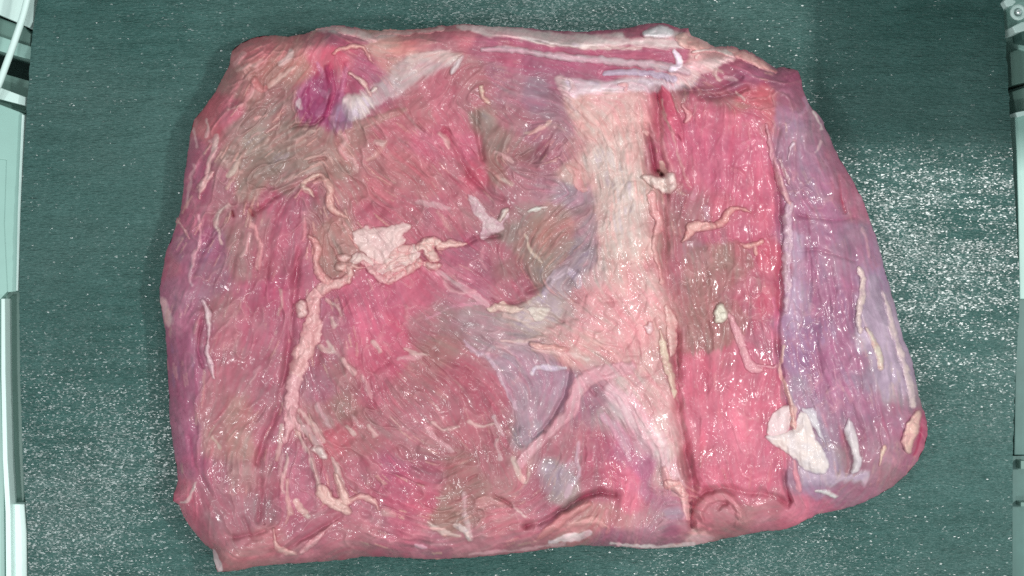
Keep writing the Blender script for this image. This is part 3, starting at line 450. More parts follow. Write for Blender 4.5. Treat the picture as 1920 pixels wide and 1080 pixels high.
# grown-in strands (u, v, half width)
for pts, h, col, a in [
 ([(905,93,2),(950,92,5),(1010,100,5),(1060,108,6),(1120,112,6),(1190,118,7),(1250,125,8),(1290,135,6)], .002, (205,175,182), .85),
 ([(1135,136,3),(1180,136,5),(1230,140,5),(1262,148,6)], .0015, (190,190,200), .8),
 ([(860,50,4),(900,54,5),(950,62,5),(1000,70,4)], .001, (222,190,190), .8),
 ([(1000,78,1.5),(1100,88,2),(1200,92,2)], .0006, (222,205,195), .6),
 ([(1265,98,4),(1272,108,5),(1271,122,5),(1258,130,4)], .0018, (235,225,225), .95),
 ([(820,510,3),(845,525,4),(870,540,5),(905,565,5),(915,575,3)], .0006, (212,165,172), .7),
 ([(830,520,2),(850,545,3),(890,545,3)], .0004, (210,160,165), .6),
 ([(800,600,1),(850,575,1.5),(900,568,2)], .0003, (200,140,155), .6),
 ([(870,640,2),(895,662,3),(910,665,3),(930,690,3),(945,720,3),(968,765,4)], .0008, (198,165,178), .85),
 ([(910,665,3),(925,650,3),(960,648,3),(985,642,3)], .0006, (195,165,170), .7),
 ([(1180,690,12),(1130,700,14),(1095,715,13),(1078,745,12),(1068,775,12),(1045,795,10),(1015,825,8),(995,845,9),(975,870,8)], .0015, (212,160,168), .8),
 ([(1130,780,6),(1160,810,10),(1175,840,6),(1180,860,3)], .0010, (208,160,175), .75),
 ([(1085,830,3),(1080,860,3),(1085,890,3),(1070,910,4),(1062,930,5)], .0006, (200,170,180), .7),
 ([(960,860,4),(970,885,4),(985,905,3)], .0006, (215,185,175), .7),
 ([(925,780,3),(935,800,3),(942,815,2)], .0005, (205,170,175), .7),
 ([(800,800,3),(815,822,4),(830,830,4),(845,845,4)], .0006, (215,165,170), .6),
 ([(930,825,3),(935,850,3),(938,862,3)], .0006, (210,180,180), .6),
 ([(805,982,4),(830,998,4),(860,1005,3)], .0009, (222,190,180), .8),
 ([(870,925,3),(872,965,4),(878,990,4),(885,1012,2)], .0008, (215,175,178), .7),
 ([(855,985,5),(870,995,6),(880,1010,3)], .001, (225,205,195), .8),
 ([(895,945,8),(920,938,9),(940,945,6)], .0015, (205,150,150), .6),
 ([(963,950,2),(985,968,3)], .0006, (215,180,178), .7),
 ([(1010,1008,5),(1040,985,8),(1060,968,8),(1085,955,6),(1105,945,5)], .0022, (205,140,140), .75),
 ([(1068,985,4),(1095,978,5),(1125,978,5),(1138,990,3)], .0016, (218,160,158), .75),
 ([(1140,960,3),(1140,980,3),(1138,1000,3)], .001, (205,145,150), .6),
 ([(1030,1018,3),(1070,1008,6),(1105,1000,5)], .0009, (225,200,202), .85),
 ([(1145,1017,2),(1190,1024,2.5),(1240,1026,2.5),(1300,1020,3)], .0004, (230,205,205), .9),
 ([(880,1040,1.5),(980,1030,2),(1060,1020,2)], .0003, (222,175,180), .8),
 ([(780,1025,2),(800,1027,1)], .0004, (225,185,195), .8),
 ([(1238,180,3),(1240,230,4),(1243,270,4),(1258,320,4),(1275,350,3)], .0008, (205,140,145), .5),
 ([(1215,275,3),(1217,330,3)], .0008, (205,150,155), .6),
 ([(1240,305,3),(1245,322,5),(1240,325,3)], .001, (215,180,165), .8),
 ([(1265,350,2),(1280,365,2)], .0008, (210,165,160), .5),
 ([(1300,370,6),(1305,350,4)], .0004, (210,150,165), .4),
 ([(1372,318,4),(1388,322,3),(1395,330,2)], .0008, (215,125,140), .7),
 ([(1322,390,5),(1325,410,4)], .0004, (200,150,165), .5),
 ([(1295,610,4),(1300,630,4),(1305,645,3)], .0006, (200,150,150), .6),
 ([(1312,628,2),(1318,645,2)], .0006, (205,155,155), .6),
 ([(1452,560,1.5),(1455,600,2),(1450,640,2),(1455,690,2)], .0006, (215,130,155), .6),
 ([(1470,650,2),(1462,690,2),(1470,720,3),(1480,745,4),(1486,765,5),(1490,790,3)], .0012, (222,178,170), .85),
 ([(1480,780,2),(1485,800,3),(1492,810,3)], .001, (205,160,160), .7),
 ([(1490,865,3),(1495,895,4),(1500,920,3)], .001, (222,150,160), .8),
 ([(1526,210,2),(1535,225,2),(1540,240,2)], .0006, (215,190,190), .8),
 ([(1540,265,2),(1530,285,2)], .0006, (215,180,185), .7),
 ([(1510,185,3),(1515,200,4),(1500,215,4)], .0005, (185,145,165), .6),
 ([(1360,145,4),(1380,150,4)], .0006, (205,170,175), .6),
 ([(1455,170,2),(1480,170,3),(1485,180,3)], .0006, (180,120,140), .6),
 ([(1618,425,2),(1625,450,2),(1630,480,1.5)], .0005, (205,160,170), .7),
 ([(1540,290,2),(1560,330,3),(1568,350,2)], .0004, (190,140,160), .5),
 ([(440,120,2),(450,108,3),(458,98,2)], .0008, (218,170,168), .7),
 ([(445,132,2),(480,120,3),(492,112,2)], .0008, (215,170,165), .7),
 ([(505,160,3),(530,142,3),(548,128,3)], .0008, (212,180,165), .8),
 ([(525,120,3),(540,110,5),(548,95,4)], .0011, (225,195,190), .8),
 ([(430,205,3),(455,195,2),(470,178,3),(475,160,3)], .0009, (222,165,165), .8),
 ([(478,150,6),(485,165,6),(497,165,4)], .0012, (205,130,130), .7),
 ([(387,225,2),(390,240,2),(388,255,2)], .0008, (222,180,178), .8),
 ([(362,240,2),(368,265,2),(370,275,1.5)], .0006, (218,175,178), .7),
 ([(395,265,3),(408,258,2)], .0006, (222,175,178), .7),
 ([(405,255,4),(402,280,5),(395,300,4),(388,325,3)], .001, (215,178,175), .85),
 ([(363,310,1.5),(356,345,2),(350,390,1.5)], .0005, (215,165,172), .7),
 ([(480,380,2),(500,385,1),(430,385,2),(412,400,3),(405,425,4),(410,440,2)], .0009, (212,170,165), .0),
 ([(430,385,2),(412,396,3),(406,418,3.5),(411,440,2),(415,458,1)], .0009, (216,178,175), .85),
 ([(373,405,2),(375,440,2),(372,465,2),(362,480,4),(360,500,3)], .001, (218,160,170), .8),
 ([(358,500,2),(356,520,2),(360,535,1)], .0008, (200,160,170), .8),
 ([(470,420,3),(482,440,3),(488,465,4),(485,490,5),(482,505,2)], .0012, (220,155,158), .8),
 ([(468,440,2),(460,470,2),(452,480,2)], .0007, (210,165,165), .7),
 ([(570,400,2),(572,430,3),(568,450,2)], .0008, (212,140,148), .7),
 ([(430,330,3),(445,310,4),(450,295,3)], .0008, (215,185,165), .8),
 ([(425,350,3),(450,320,4)], .0007, (205,165,155), .6),
 ([(440,300,3),(480,280,4),(500,262,4)], .0008, (190,165,150), .6),
 ([(530,265,2),(560,258,4),(600,240,3)], .0010, (190,160,148), .7),
 ([(540,280,3),(570,262,3)], .0008, (200,170,155), .6),
 ([(480,330,3),(510,310,4),(540,290,4)], .0007, (180,160,148), .6),
 ([(510,345,3),(550,332,3),(600,310,4)], .0010, (190,158,150), .7),
 ([(470,260,2),(495,245,2),(520,240,1)], .0006, (195,145,150), .5),
 ([(480,222,2),(500,218,2)], .0008, (215,165,160), .8),
 ([(620,220,4),(632,240,6),(650,260,6),(640,285,5),(660,300,5),(668,320,3)], .0010, (205,160,158), .75),
 ([(690,300,2),(705,290,4),(722,265,3)], .0008, (210,160,155), .7),
 ([(640,240,8),(680,232,9),(720,220,7),(760,205,4)], .0010, (185,140,135), .65),
 ([(705,265,5),(715,268,5)], .0007, (218,185,178), .7),
 ([(825,250,3),(835,262,4),(842,275,2)], .001, (225,170,170), .8),
 ([(600,170,4),(612,178,5),(618,168,2)], .0006, (205,165,190), .7),
 ([(560,190,4),(564,200,4)], .0008, (225,205,205), .8),
 ([(595,120,3),(605,140,4)], .0006, (215,150,175), .6),
 ([(780,380,4),(820,385,5),(842,392,3)], .0005, (205,160,165), .7),
 ([(820,395,3),(838,420,3),(845,430,2)], .0006, (205,150,150), .6),
 ([(930,285,2),(955,300,3),(960,305,2)], .0008, (212,165,165), .7),
 ([(930,330,3),(950,340,3),(960,345,3)], .0006, (205,175,160), .6),
 ([(985,250,2),(1015,240,3),(1030,228,2)], .0006, (215,175,165), .7),
 ([(1065,310,4),(1080,325,7),(1085,345,7),(1095,355,4)], .0012, (218,160,158), .8),
 ([(985,430,4),(1000,440,5),(1020,425,6),(1050,415,6),(1070,420,5)], .0006, (172,132,126), .5),
 ([(1060,440,4),(1030,470,5),(1015,490,4)], .0006, (158,128,120), .5),
 ([(985,442,1.5),(992,465,2),(1010,485,2.5),(1020,495,1)], .0007, (200,178,150), .8),
 ([(905,465,2),(903,490,2),(912,505,2)], .0004, (200,140,150), .6),
 ([(1020,562,6),(1025,540,7),(1038,520,7),(1058,508,8),(1078,518,7),(1085,535,5)], .0010, (185,168,175), .75),
 ([(995,568,4),(1010,560,5),(1020,550,4)], .0006, (185,180,160), .7),
 ([(1000,700,2),(1010,688,3),(1030,690,3),(1060,692,2)], .0008, (205,205,205), .7),
 ([(770,665,3),(790,668,3),(745,672,2)], .0006, (210,160,165), .6),
 ([(680,705,2),(690,730,3),(695,745,2)], .0006, (205,165,165), .5),
 ([(625,650,3),(640,680,3)], .0006, (205,150,155), .5),
 ([(660,780,3),(675,800,3)], .0006, (205,170,170), .5),
 ([(540,760,6),(555,790,8),(575,810,6),(592,830,6),(605,850,4)], .0014, (205,170,170), .7),
 ([(595,760,4),(610,785,4),(620,800,3)], .0008, (200,165,168), .6),
 ([(530,850,2),(525,880,2.5),(528,900,2)], .0008, (212,160,165), .7),
 ([(540,900,2),(538,930,3),(545,960,4)], .0008, (210,165,160), .7),
 ([(555,940,4),(565,955,6),(578,968,4)], .001, (218,185,175), .75),
 ([(580,840,4),(590,880,5),(600,920,6)], .001, (205,160,165), .7),
 ([(630,870,4),(635,900,6),(645,930,8)], .001, (215,170,168), .8),
 ([(700,1000,3),(712,980,4),(706,950,4)], .0006, (205,140,148), .5),
 ([(720,960,6),(738,965,4)], .0008, (215,160,160), .6),
 ([(350,990,3),(365,1010,3),(380,1030,2)], .0006, (222,195,185), .9),
 ([(400,1035,4),(406,1055,6),(412,1068,4)], .0008, (222,205,205), .85),
 ([(338,942,2),(352,938,3),(362,920,2.5),(366,905,2)], .0008, (222,190,188), .85),
 ([(340,1000,2),(360,1015,2)], .0, (222,190,188), .3),
 ([(400,820,3),(412,840,3)], .0005, (205,180,160), .5),
 ([(525,545,3),(528,570,2),(522,590,2)], .0006, (205,165,160), .6),
 ([(470,720,2),(478,700,2),(485,690,2)], .0006, (210,165,170), .5),
 ([(1245,880,5),(1255,905,8),(1272,915,9),(1285,940,6),(1290,970,3)], .0018, (228,178,178), .85),
]:
    ridge(pts, None, h, col, a)

patch([(1170,58),(1205,58),(1212,72),(1175,74)], (180,90,115), .85, 3, 2)
patch([(1243,160),(1258,178),(1272,212),(1284,255),(1276,262),(1258,238),(1244,210),(1236,180)], (204,92,116), .9, 3, 2, .0022)
ridge([(1240,185,1.5),(1246,215,2),(1258,245,2),(1270,290,2.5),(1285,330,2),(1292,350,1)], None, .0008, (214,170,165), .8)
patch([(1285,478),(1340,455),(1400,462),(1418,500),(1372,540),(1345,560),(1400,585),(1395,640),(1345,655),(1300,668),(1282,640),(1288,560)], (158,120,114), .5, 5, 8)
patch([(1278,668),(1340,655),(1400,640),(1455,690),(1462,740),(1470,860),(1470,915),(1400,912),(1330,912),(1300,905),(1285,820),(1276,740)], (208,108,132), .45, 5, 7)
patch([(1255,270),(1290,185),(1360,200),(1430,215),(1445,290),(1455,380),(1400,385),(1340,330),(1290,350)], (200,106,128), .45, 6, 8)
ridge([(1312,990,7),(1308,960,9),(1325,938,9),(1352,930,8),(1375,940,7),(1385,965,6),(1382,990,5)], None, .003, (198,130,136), .5)
ridge([(1390,960,5),(1395,990,6),(1380,1005,5)], None, .002, (205,140,145), .4)
ridge([(612,180,3),(606,198,5),(596,214,4)], None, .0008, (196,150,178), .5)
ridge([(552,170,2),(550,200,2.5),(556,230,2)], None, .0015, (190,140,140), .6)
ridge([(612,128,5),(622,150,6),(622,180,5),(612,215,4)], None, .0016, (190,72,112), .55)
ridge([(650,120,3),(645,150,4),(638,180,3)], None, .001, (200,130,160), .4)
ridge([(575,170,4),(572,200,5),(580,228,4)], None, .0014, (176,100,136), .45)
patch([(562,175),(590,150),(612,120),(628,130),(640,170),(634,205),(640,240),(612,244),(590,234),(565,232),(556,205)], (156,80,108), .6, 9, 9)
patch([(598,92),(622,88),(650,105),(640,128),(610,118)], (206,88,112), .6, 6, 6)
patch([(628,200),(655,205),(660,235),(640,248),(622,240)], (160,125,150), .6, 5, 5)
patch([(612,62),(660,66),(690,78),(650,92),(622,85)], (160,95,112), .7, 4, 4)
for pts in [[(545,780,3),(556,800,4),(566,828,3),(580,850,2)],[(560,770,3),(580,790,5),(598,812,5),(606,830,3)],[(528,800,4),(524,830,3),(520,860,2)],[(585,860,3),(592,890,4),(598,915,5)],[(622,860,2),(632,885,4),(640,915,5)],[(540,850,2),(536,880,2),(528,905,2),(532,925,2)],[(610,560,2),(630,575,3),(640,590,2)],[(620,595,3),(628,610,4)],
            [(600,650,4),(622,660,5),(615,640,3)],[(640,675,3),(655,690,4),(665,700,3)],[(700,640,2),(712,660,3)],[(690,800,2),(704,815,3)],[(650,800,3),(664,815,3)],[(880,790,2),(900,800,2),(925,795,2)],[(810,790,2),(830,806,3),(860,800,2)],[(760,655,2),(780,662,3),(800,664,2)],
            [(940,640,2),(980,640,3),(1020,632,2)],[(1000,655,3),(1050,662,4),(1100,672,4)],[(980,605,3),(1010,618,4),(1040,622,3)],[(945,590,4),(975,600,5),(1000,600,4)],[(1380,175,2),(1395,185,2)],[(1345,128,2),(1340,140,3),(1350,150,2)]]:
    ridge(pts, None, .0010, (212,176,172), .75)
SHM = np.zeros(U.shape, np.float32)
sp_ = poly_sd(WU, WV, catmull([(1070,170),(1225,180),(1215,300),(1230,420),(1245,640),(1275,850),(1250,890),(1190,800),(1100,690),(1000,650),(1100,540),(1120,420),(1095,320)], 4, True))
SHM = smooth(-18, 26, sp_+9*fbm(U, V, 26, 977, 3))
ce_ = cells(WU*1.0+.35*(V-500), WV*.62, 34, 5); ce2 = cells(WU, WV*.8, 14, 6)
HT += SHM*RIM*(.0010*np.sqrt(ce_)+.0003*ce2); kk_ = (SHM*(.14*smooth(.4, 0, ce_)+.05*smooth(.4, 0, ce2)))[..., None]
BASE = BASE*(1-kk_)+lin((196,122,132))*kk_
# muscle ribs in the top band, fibre relief, flecks
DENS = [(450,130,.8),(470,280,1),(560,300,1),(430,380,.7),(640,300,.9),(500,470,.4),(640,420,.8),(430,600,.3),(330,600,.4),(480,900,.4),(640,740,.7),(620,860,.6),(780,330,.35),(720,620,.1),(850,750,.25),(840,960,.9),(960,990,.5),(900,870,.4),(960,270,.6),(960,450,.3),(850,200,.25),(1160,350,.5),(1150,600,.5),(1370,300,.05),(1380,820,.12),(1340,560,.2),(1560,500,.15),(1560,750,.2),(1650,850,.3),(1340,960,.4),(1150,110,.1),(1000,190,.1),(1450,170,.5),(620,640,.6),(1180,900,.25),(1030,720,.05),(605,190,.1)]
dn, = lowres(lambda x, y: shep([(a, b) for a, b, _ in DENS], [(c,) for _, _, c in DENS], x, y, 2.0, 25))
FR = smooth(.35, .62, FLECK*1.1)*np.clip(dn*1.2, 0, 1); FR2 = smooth(.35, .6, FLECK2)*np.clip(dn*1.1, 0, 1)
k = (0.62*FR)[..., None]; BASE = BASE*(1-k)+lin((215,165,155))*k
k = (0.65*FR2)[..., None]; BASE = BASE*(1-k)+lin((220,182,172))*k
HT += (0.00055*FR+0.0009*FR2)*RIM
# tonal variation along the fibres
rg = 1-np.abs(lic(fbm(WU, WV, 26, 930, 2).astype(np.float32), 14, 1.2))*5.5
FOLD = np.clip(rg, 0, 1)**2*(0.25+dn)
k = (0.20*FOLD)[..., None]; BASE = BASE*(1-k)+lin((215,165,165))*k
HT += RIM*0.0012*FOLD
rg2 = 1-1.0*np.abs(fbm(WU+9*DX*fbm(U, V, 18, 941, 2), WV+9*DY*fbm(U, V, 18, 943, 2), 34, 950, 3))*9
FOLD2 = np.clip(rg2, 0, 1)*smooth(.05, .45, fbm(U, V, 80, 960, 2))*(1-.7*SHM)
k = (0.26*FOLD2)[..., None]; BASE = BASE*(1-k)+lin((212,160,160))*k
HT += RIM*0.0007*FOLD2*(.3+dn)
SV = 0.35+1.1*smooth(-.2, .5, fbm(U, V, 45, 831, 2))
lum = SV*(0.025*L_fine + 0.028*L_mid*(0.4+dn)) + 0.04*L_big + 0.07*fbm(U, V, 9, 801, 3) + 0.13*fbm(WU, WV, 24, 805, 3) + .1*fbm(WU, WV, 60, 807, 2)
BASE = BASE*np.exp(lum)[..., None]
hs = 0.10*fbm(U, V, 26, 811, 3)+0.05*L_mid
BASE[..., 0] *= np.exp(0.35*hs); BASE[..., 1] *= np.exp(-0.9*hs); BASE[..., 2] *= np.exp(-0.5*hs)
HT += RIM*(SV*(0.00003*L_fine + 0.00012*L_mid*(0.4+dn)) + 0.00042*L_big + 0.00036*fbm(U, V, 12, 821, 2) + 0.0024*(.35+dn)*fbm(WU, WV, 34, 825, 3))
HT = HT.astype(np.float32)
# moisture
WETP = [(450,280,.6),(450,600,.6),(430,700,.9),(440,800,1),(450,900,1),(430,980,1),(560,880,.8),(330,650,.1),(720,620,.2),(730,860,1),(800,900,.8),(860,750,.5),(780,330,.4),(960,200,.4),(980,480,.25),(1150,400,.25),(1200,600,1),(1150,560,.9),(1200,680,.8),(1370,300,.15),(1370,380,.9),(1400,470,.8),(1400,620,.9),(1350,700,.7),(1380,850,1),(1400,920,.8),(1340,970,.4),(1500,350,.8),(1540,430,1),(1520,560,.9),(1600,600,.7),(1530,680,.7),(1620,520,.9),(1680,700,.7),(1560,780,.4),(1640,850,.4),(1020,730,.2),(1000,800,.9),(1180,940,.9),(900,960,.6),(1100,110,.1),(1240,560,.7),(600,190,.3),(720,80,.5),(860,90,.2),(640,420,.4)]
WET, = lowres(lambda x, y: shep([(a, b) for a, b, _ in WETP], [(c,) for _, _, c in WETP], x, y, 2.0, 20))
WET = np.clip(WET**1.5*smooth(-.1, .45, fbm(U, V, 30, 901, 3))*1.5, 0, 1).astype(np.float32)
ALB = 0.80
BASE = BASE*(1+.13*SHM[..., None])*(1+.16*smooth(.45, .6, BASE[..., 1:2]))
BASE = np.maximum(BASE*np.array([1.03, 1.05, 1.06])-np.array([.032, .042, .040]), .03)
_d = np.maximum(BASE[..., 0]-BASE[..., 1], .02); _r = (BASE[..., 2]-BASE[..., 1])/_d
_hi = .28+.13*smooth(1440, 1490, U)+.10*np.exp(-((U-605)**2+(V-205)**2)/55**2)+.10*np.exp(-((U-1015)**2+(V-740)**2)/60**2)
_hi = np.where(_d < .2, 1.0, _hi); _r2 = np.where(_r > _hi, _hi+.3*(_r-_hi), _r); _r2 = np.where(_r2 < -.05, -.05+.5*(_r2+.05), _r2)
BASE[..., 2] = BASE[..., 1]+_r2*_d
BASE[..., 1] = np.minimum(BASE[..., 1], (.63+.22*np.clip(BASE[..., 0], 0, .8))*BASE[..., 0]); BASE[..., 2] = np.minimum(BASE[..., 2], .95*BASE[..., 0])
_s = np.clip(_d-.34, 0, 1)*.15; BASE[..., 1] += _s; BASE[..., 2] += _s*.8
TINT = np.clip(BASE*ALB, 0.03, 0.80)

# ------------------------------------------------------------------ mesh building from fields
def world(u, v, z):
    k = PX*(H-z)/H
    return np.stack([(u-960)*k, (540-v)*k, z], -1)

def mesh_obj(name, co, quads, mat, tint=None, wet=None, nrm=None, parent=None, label=None):
    me = bpy.data.meshes.new(name)
    me.vertices.add(len(co)); me.vertices.foreach_set("co", np.ascontiguousarray(co, np.float32).ravel())
    me.loops.add(quads.size); me.loops.foreach_set("vertex_index", np.ascontiguousarray(quads, np.int32).ravel())
    me.polygons.add(len(quads)); me.polygons.foreach_set("loop_start", np.arange(0, quads.size, quads.shape[1], dtype=np.int32))
    me.polygons.foreach_set("use_smooth", np.ones(len(quads), bool))
    me.update(calc_edges=True)
    if tint is not None:
        a = me.color_attributes.new("tint", 'FLOAT_COLOR', 'POINT')
        a.data.foreach_set("color", np.concatenate([tint, np.ones((len(tint), 1))], 1).astype(np.float32).ravel())
    if wet is not None:
        a = me.attributes.new("wet", 'FLOAT', 'POINT'); a.data.foreach_set("value", wet.astype(np.float32).ravel())
    if nrm is not None:
        me.normals_split_custom_set_from_vertices(nrm.astype(np.float32))
    me.materials.append(mat)
    o = bpy.data.objects.new(name, me); COL.objects.link(o)
    if parent is not None: o.parent = parent
    if label: o["label"] = label
    return o

def top(o, label, cat, group=None, kind=None):
    o["label"] = label
    if cat: o["category"] = cat
    if group: o["group"] = group
    if kind: o["kind"] = kind

# snap the ring outside the outline onto it
gy, gx = np.gradient(SD, STEP); gl = np.sqrt(gx*gx+gy*gy)+1e-6
out = SD < 0
PU = np.where(out, U - gx/gl*SD, U); PV = np.where(out, V - gy/gl*SD, V)
ZZ = np.where(out, ZS-0.0005, HT)
XYZ = world(PU, PV, ZZ)
dxx = np.gradient(XYZ, axis=1); dyy = np.gradient(XYZ, axis=0)
NR = np.cross(dyy, dxx); NR /= (np.linalg.norm(NR, axis=-1, keepdims=True)+1e-12)
if NR[NR.shape[0]//2, NR.shape[1]//2, 2] < 0: NR = -NR

keepv = SD > -STEP*1.6
fk = keepv[:-1, :-1] & keepv[1:, :-1] & keepv[:-1, 1:] & keepv[1:, 1:] & ((SD[:-1, :-1] > 0) | (SD[1:, 1:] > 0) | (SD[1:, :-1] > 0) | (SD[:-1, 1:] > 0))

# which muscle each patch of surface belongs to
def below(pts, x, y):    # v greater than the curve v(u)
    p = np.array(pts, float); return y > np.interp(x, p[:, 0], p[:, 1])
def rightof(pts, x, y):  # u greater than the curve u(v)
    p = np.array(pts, float); return x > np.interp(y, p[:, 1], p[:, 0])
x, y = wu, wv
LAB = np.zeros(U.shape, np.int8)                     # 0 left muscle
r_seam = rightof([(600,0),(605,230),(600,330),(590,400),(575,470),(552,530),(548,600),(540,660),(530,720),(515,775),(540,850),(585,930),(640,965),(520,1045),(500,1100)], x, y)
LAB[r_seam] = 1
LAB[(LAB == 1) & below([(500,560),(640,520),(760,500),(820,505),(900,560),(990,600),(1100,640),(1300,700)], x, y)] = 2
band = ~below([(500,20),(700,60),(860,60),(900,85),(960,140),(1040,150),(1060,160),(1240,168),(1300,160),(1330,170),(1400,165),(1440,150),(1520,190),(1700,190)], x, y)
sheet = (rightof([(1040,150),(1070,200),(1095,270),(1085,320),(1115,370),(1122,440),(1110,500),(1080,560),(1060,600),(1050,680),(1130,760),(1180,860),(1200,940),(1200,1100)], x, y))
LAB[sheet] = 3
LAB[rightof([(1232,150),(1238,250),(1245,330),(1242,400),(1246,480),(1258,560),(1268,640),(1268,720),(1276,800),(1290,870),(1300,930),(1298,985),(1300,1080)], x, y)] = 4
LAB[rightof([(1462,150),(1462,240),(1450,300),(1462,380),(1462,560),(1458,640),(1466,700),(1474,752),(1478,880),(1484,940),(1500,1080)], x, y)] = 5
LAB[(x > 860) & band] = 6
fl = LAB[:-1, :-1]

slab = bpy.data.objects.new("raw_meat_slab", None); COL.objects.link(slab); slab.location = (0, 0, 0)
top(slab, "large raw boneless beef slab with pink fat seams lying flat on the green belt", "raw meat")
NM = [("muscle", "pinkish brown coarse-grained muscle along the left side"),
      ("muscle", "rose muscle in the upper middle with a grey-brown hollow"),
      ("muscle", "broad round reddish muscle in the lower middle"),
      ("connective_sheet", "pale pink sheet of fat and gristle running down the middle"),
      ("muscle", "smooth bright pink strip of muscle right of the deep cleft"),
      ("muscle", "purple silvery muscle forming the right side"),
      ("layered_edge", "white and red layers along the top edge")]
idx_full = np.arange(U.size).reshape(U.shape)
for li, (nm, lb) in enumerate(NM):
    m = fk & (fl == li)
    jj, ii = np.nonzero(m)
    quads = np.stack([idx_full[jj, ii], idx_full[jj+1, ii], idx_full[jj+1, ii+1], idx_full[jj, ii+1]], 1)
    uq, inv = np.unique(quads.ravel(), return_inverse=True)
    mesh_obj(nm, XYZ.reshape(-1, 3)[uq], inv.reshape(-1, 4), M_MUSCLE, TINT.reshape(-1, 3)[uq], WET.ravel()[uq], NR.reshape(-1, 3)[uq], slab, lb)

# rounded underside
oc = catmull(OUTLINE, 3, True); n = len(oc)
tan = np.roll(oc, -1, 0)-np.roll(oc, 1, 0); nin = np.stack([-tan[:, 1], tan[:, 0]], 1); nin /= np.linalg.norm(nin, axis=1, keepdims=True)
cen = oc.mean(0)
if ((cen-oc)*nin).sum() < 0: nin = -nin
for _ in range(6): nin = (nin+np.roll(nin, 1, 0)+np.roll(nin, -1, 0))/3
rings = []
for (ins, z) in [(0.8, ZS+0.0004), (1.5, ZS*0.7), (6, ZS*0.3), (15, 0.0012), (26, 0.0009)]:
    p = oc+nin*ins; rings.append(world(p[:, 0], p[:, 1], np.full(n, z)))
co = np.concatenate(rings+[world(np.array([cen[0]]), np.array([cen[1]]), np.array([0.0009]))])
qd = []
for r in range(4):
    for i in range(n):
        j = (i+1) % n; qd.append((r*n+i, r*n+j, (r+1)*n+j, (r+1)*n+i))
qd = np.array(qd)
tint = np.tile(lin((170,85,108))*ALB, (len(co), 1))
und = mesh_obj("underside", co, qd, M_MUSCLE, tint, np.full(len(co), .4), None, slab)
me = und.data
import bmesh
bm = bmesh.new(); bm.from_mesh(me); bm.verts.ensure_lookup_table()
for i in range(n):
    bm.faces.new((bm.verts[4*n+i], bm.verts[4*n+(i+1) % n], bm.verts[5*n]))
bmesh.ops.recalc_face_normals(bm, faces=bm.faces); bm.to_mesh(me); bm.free()

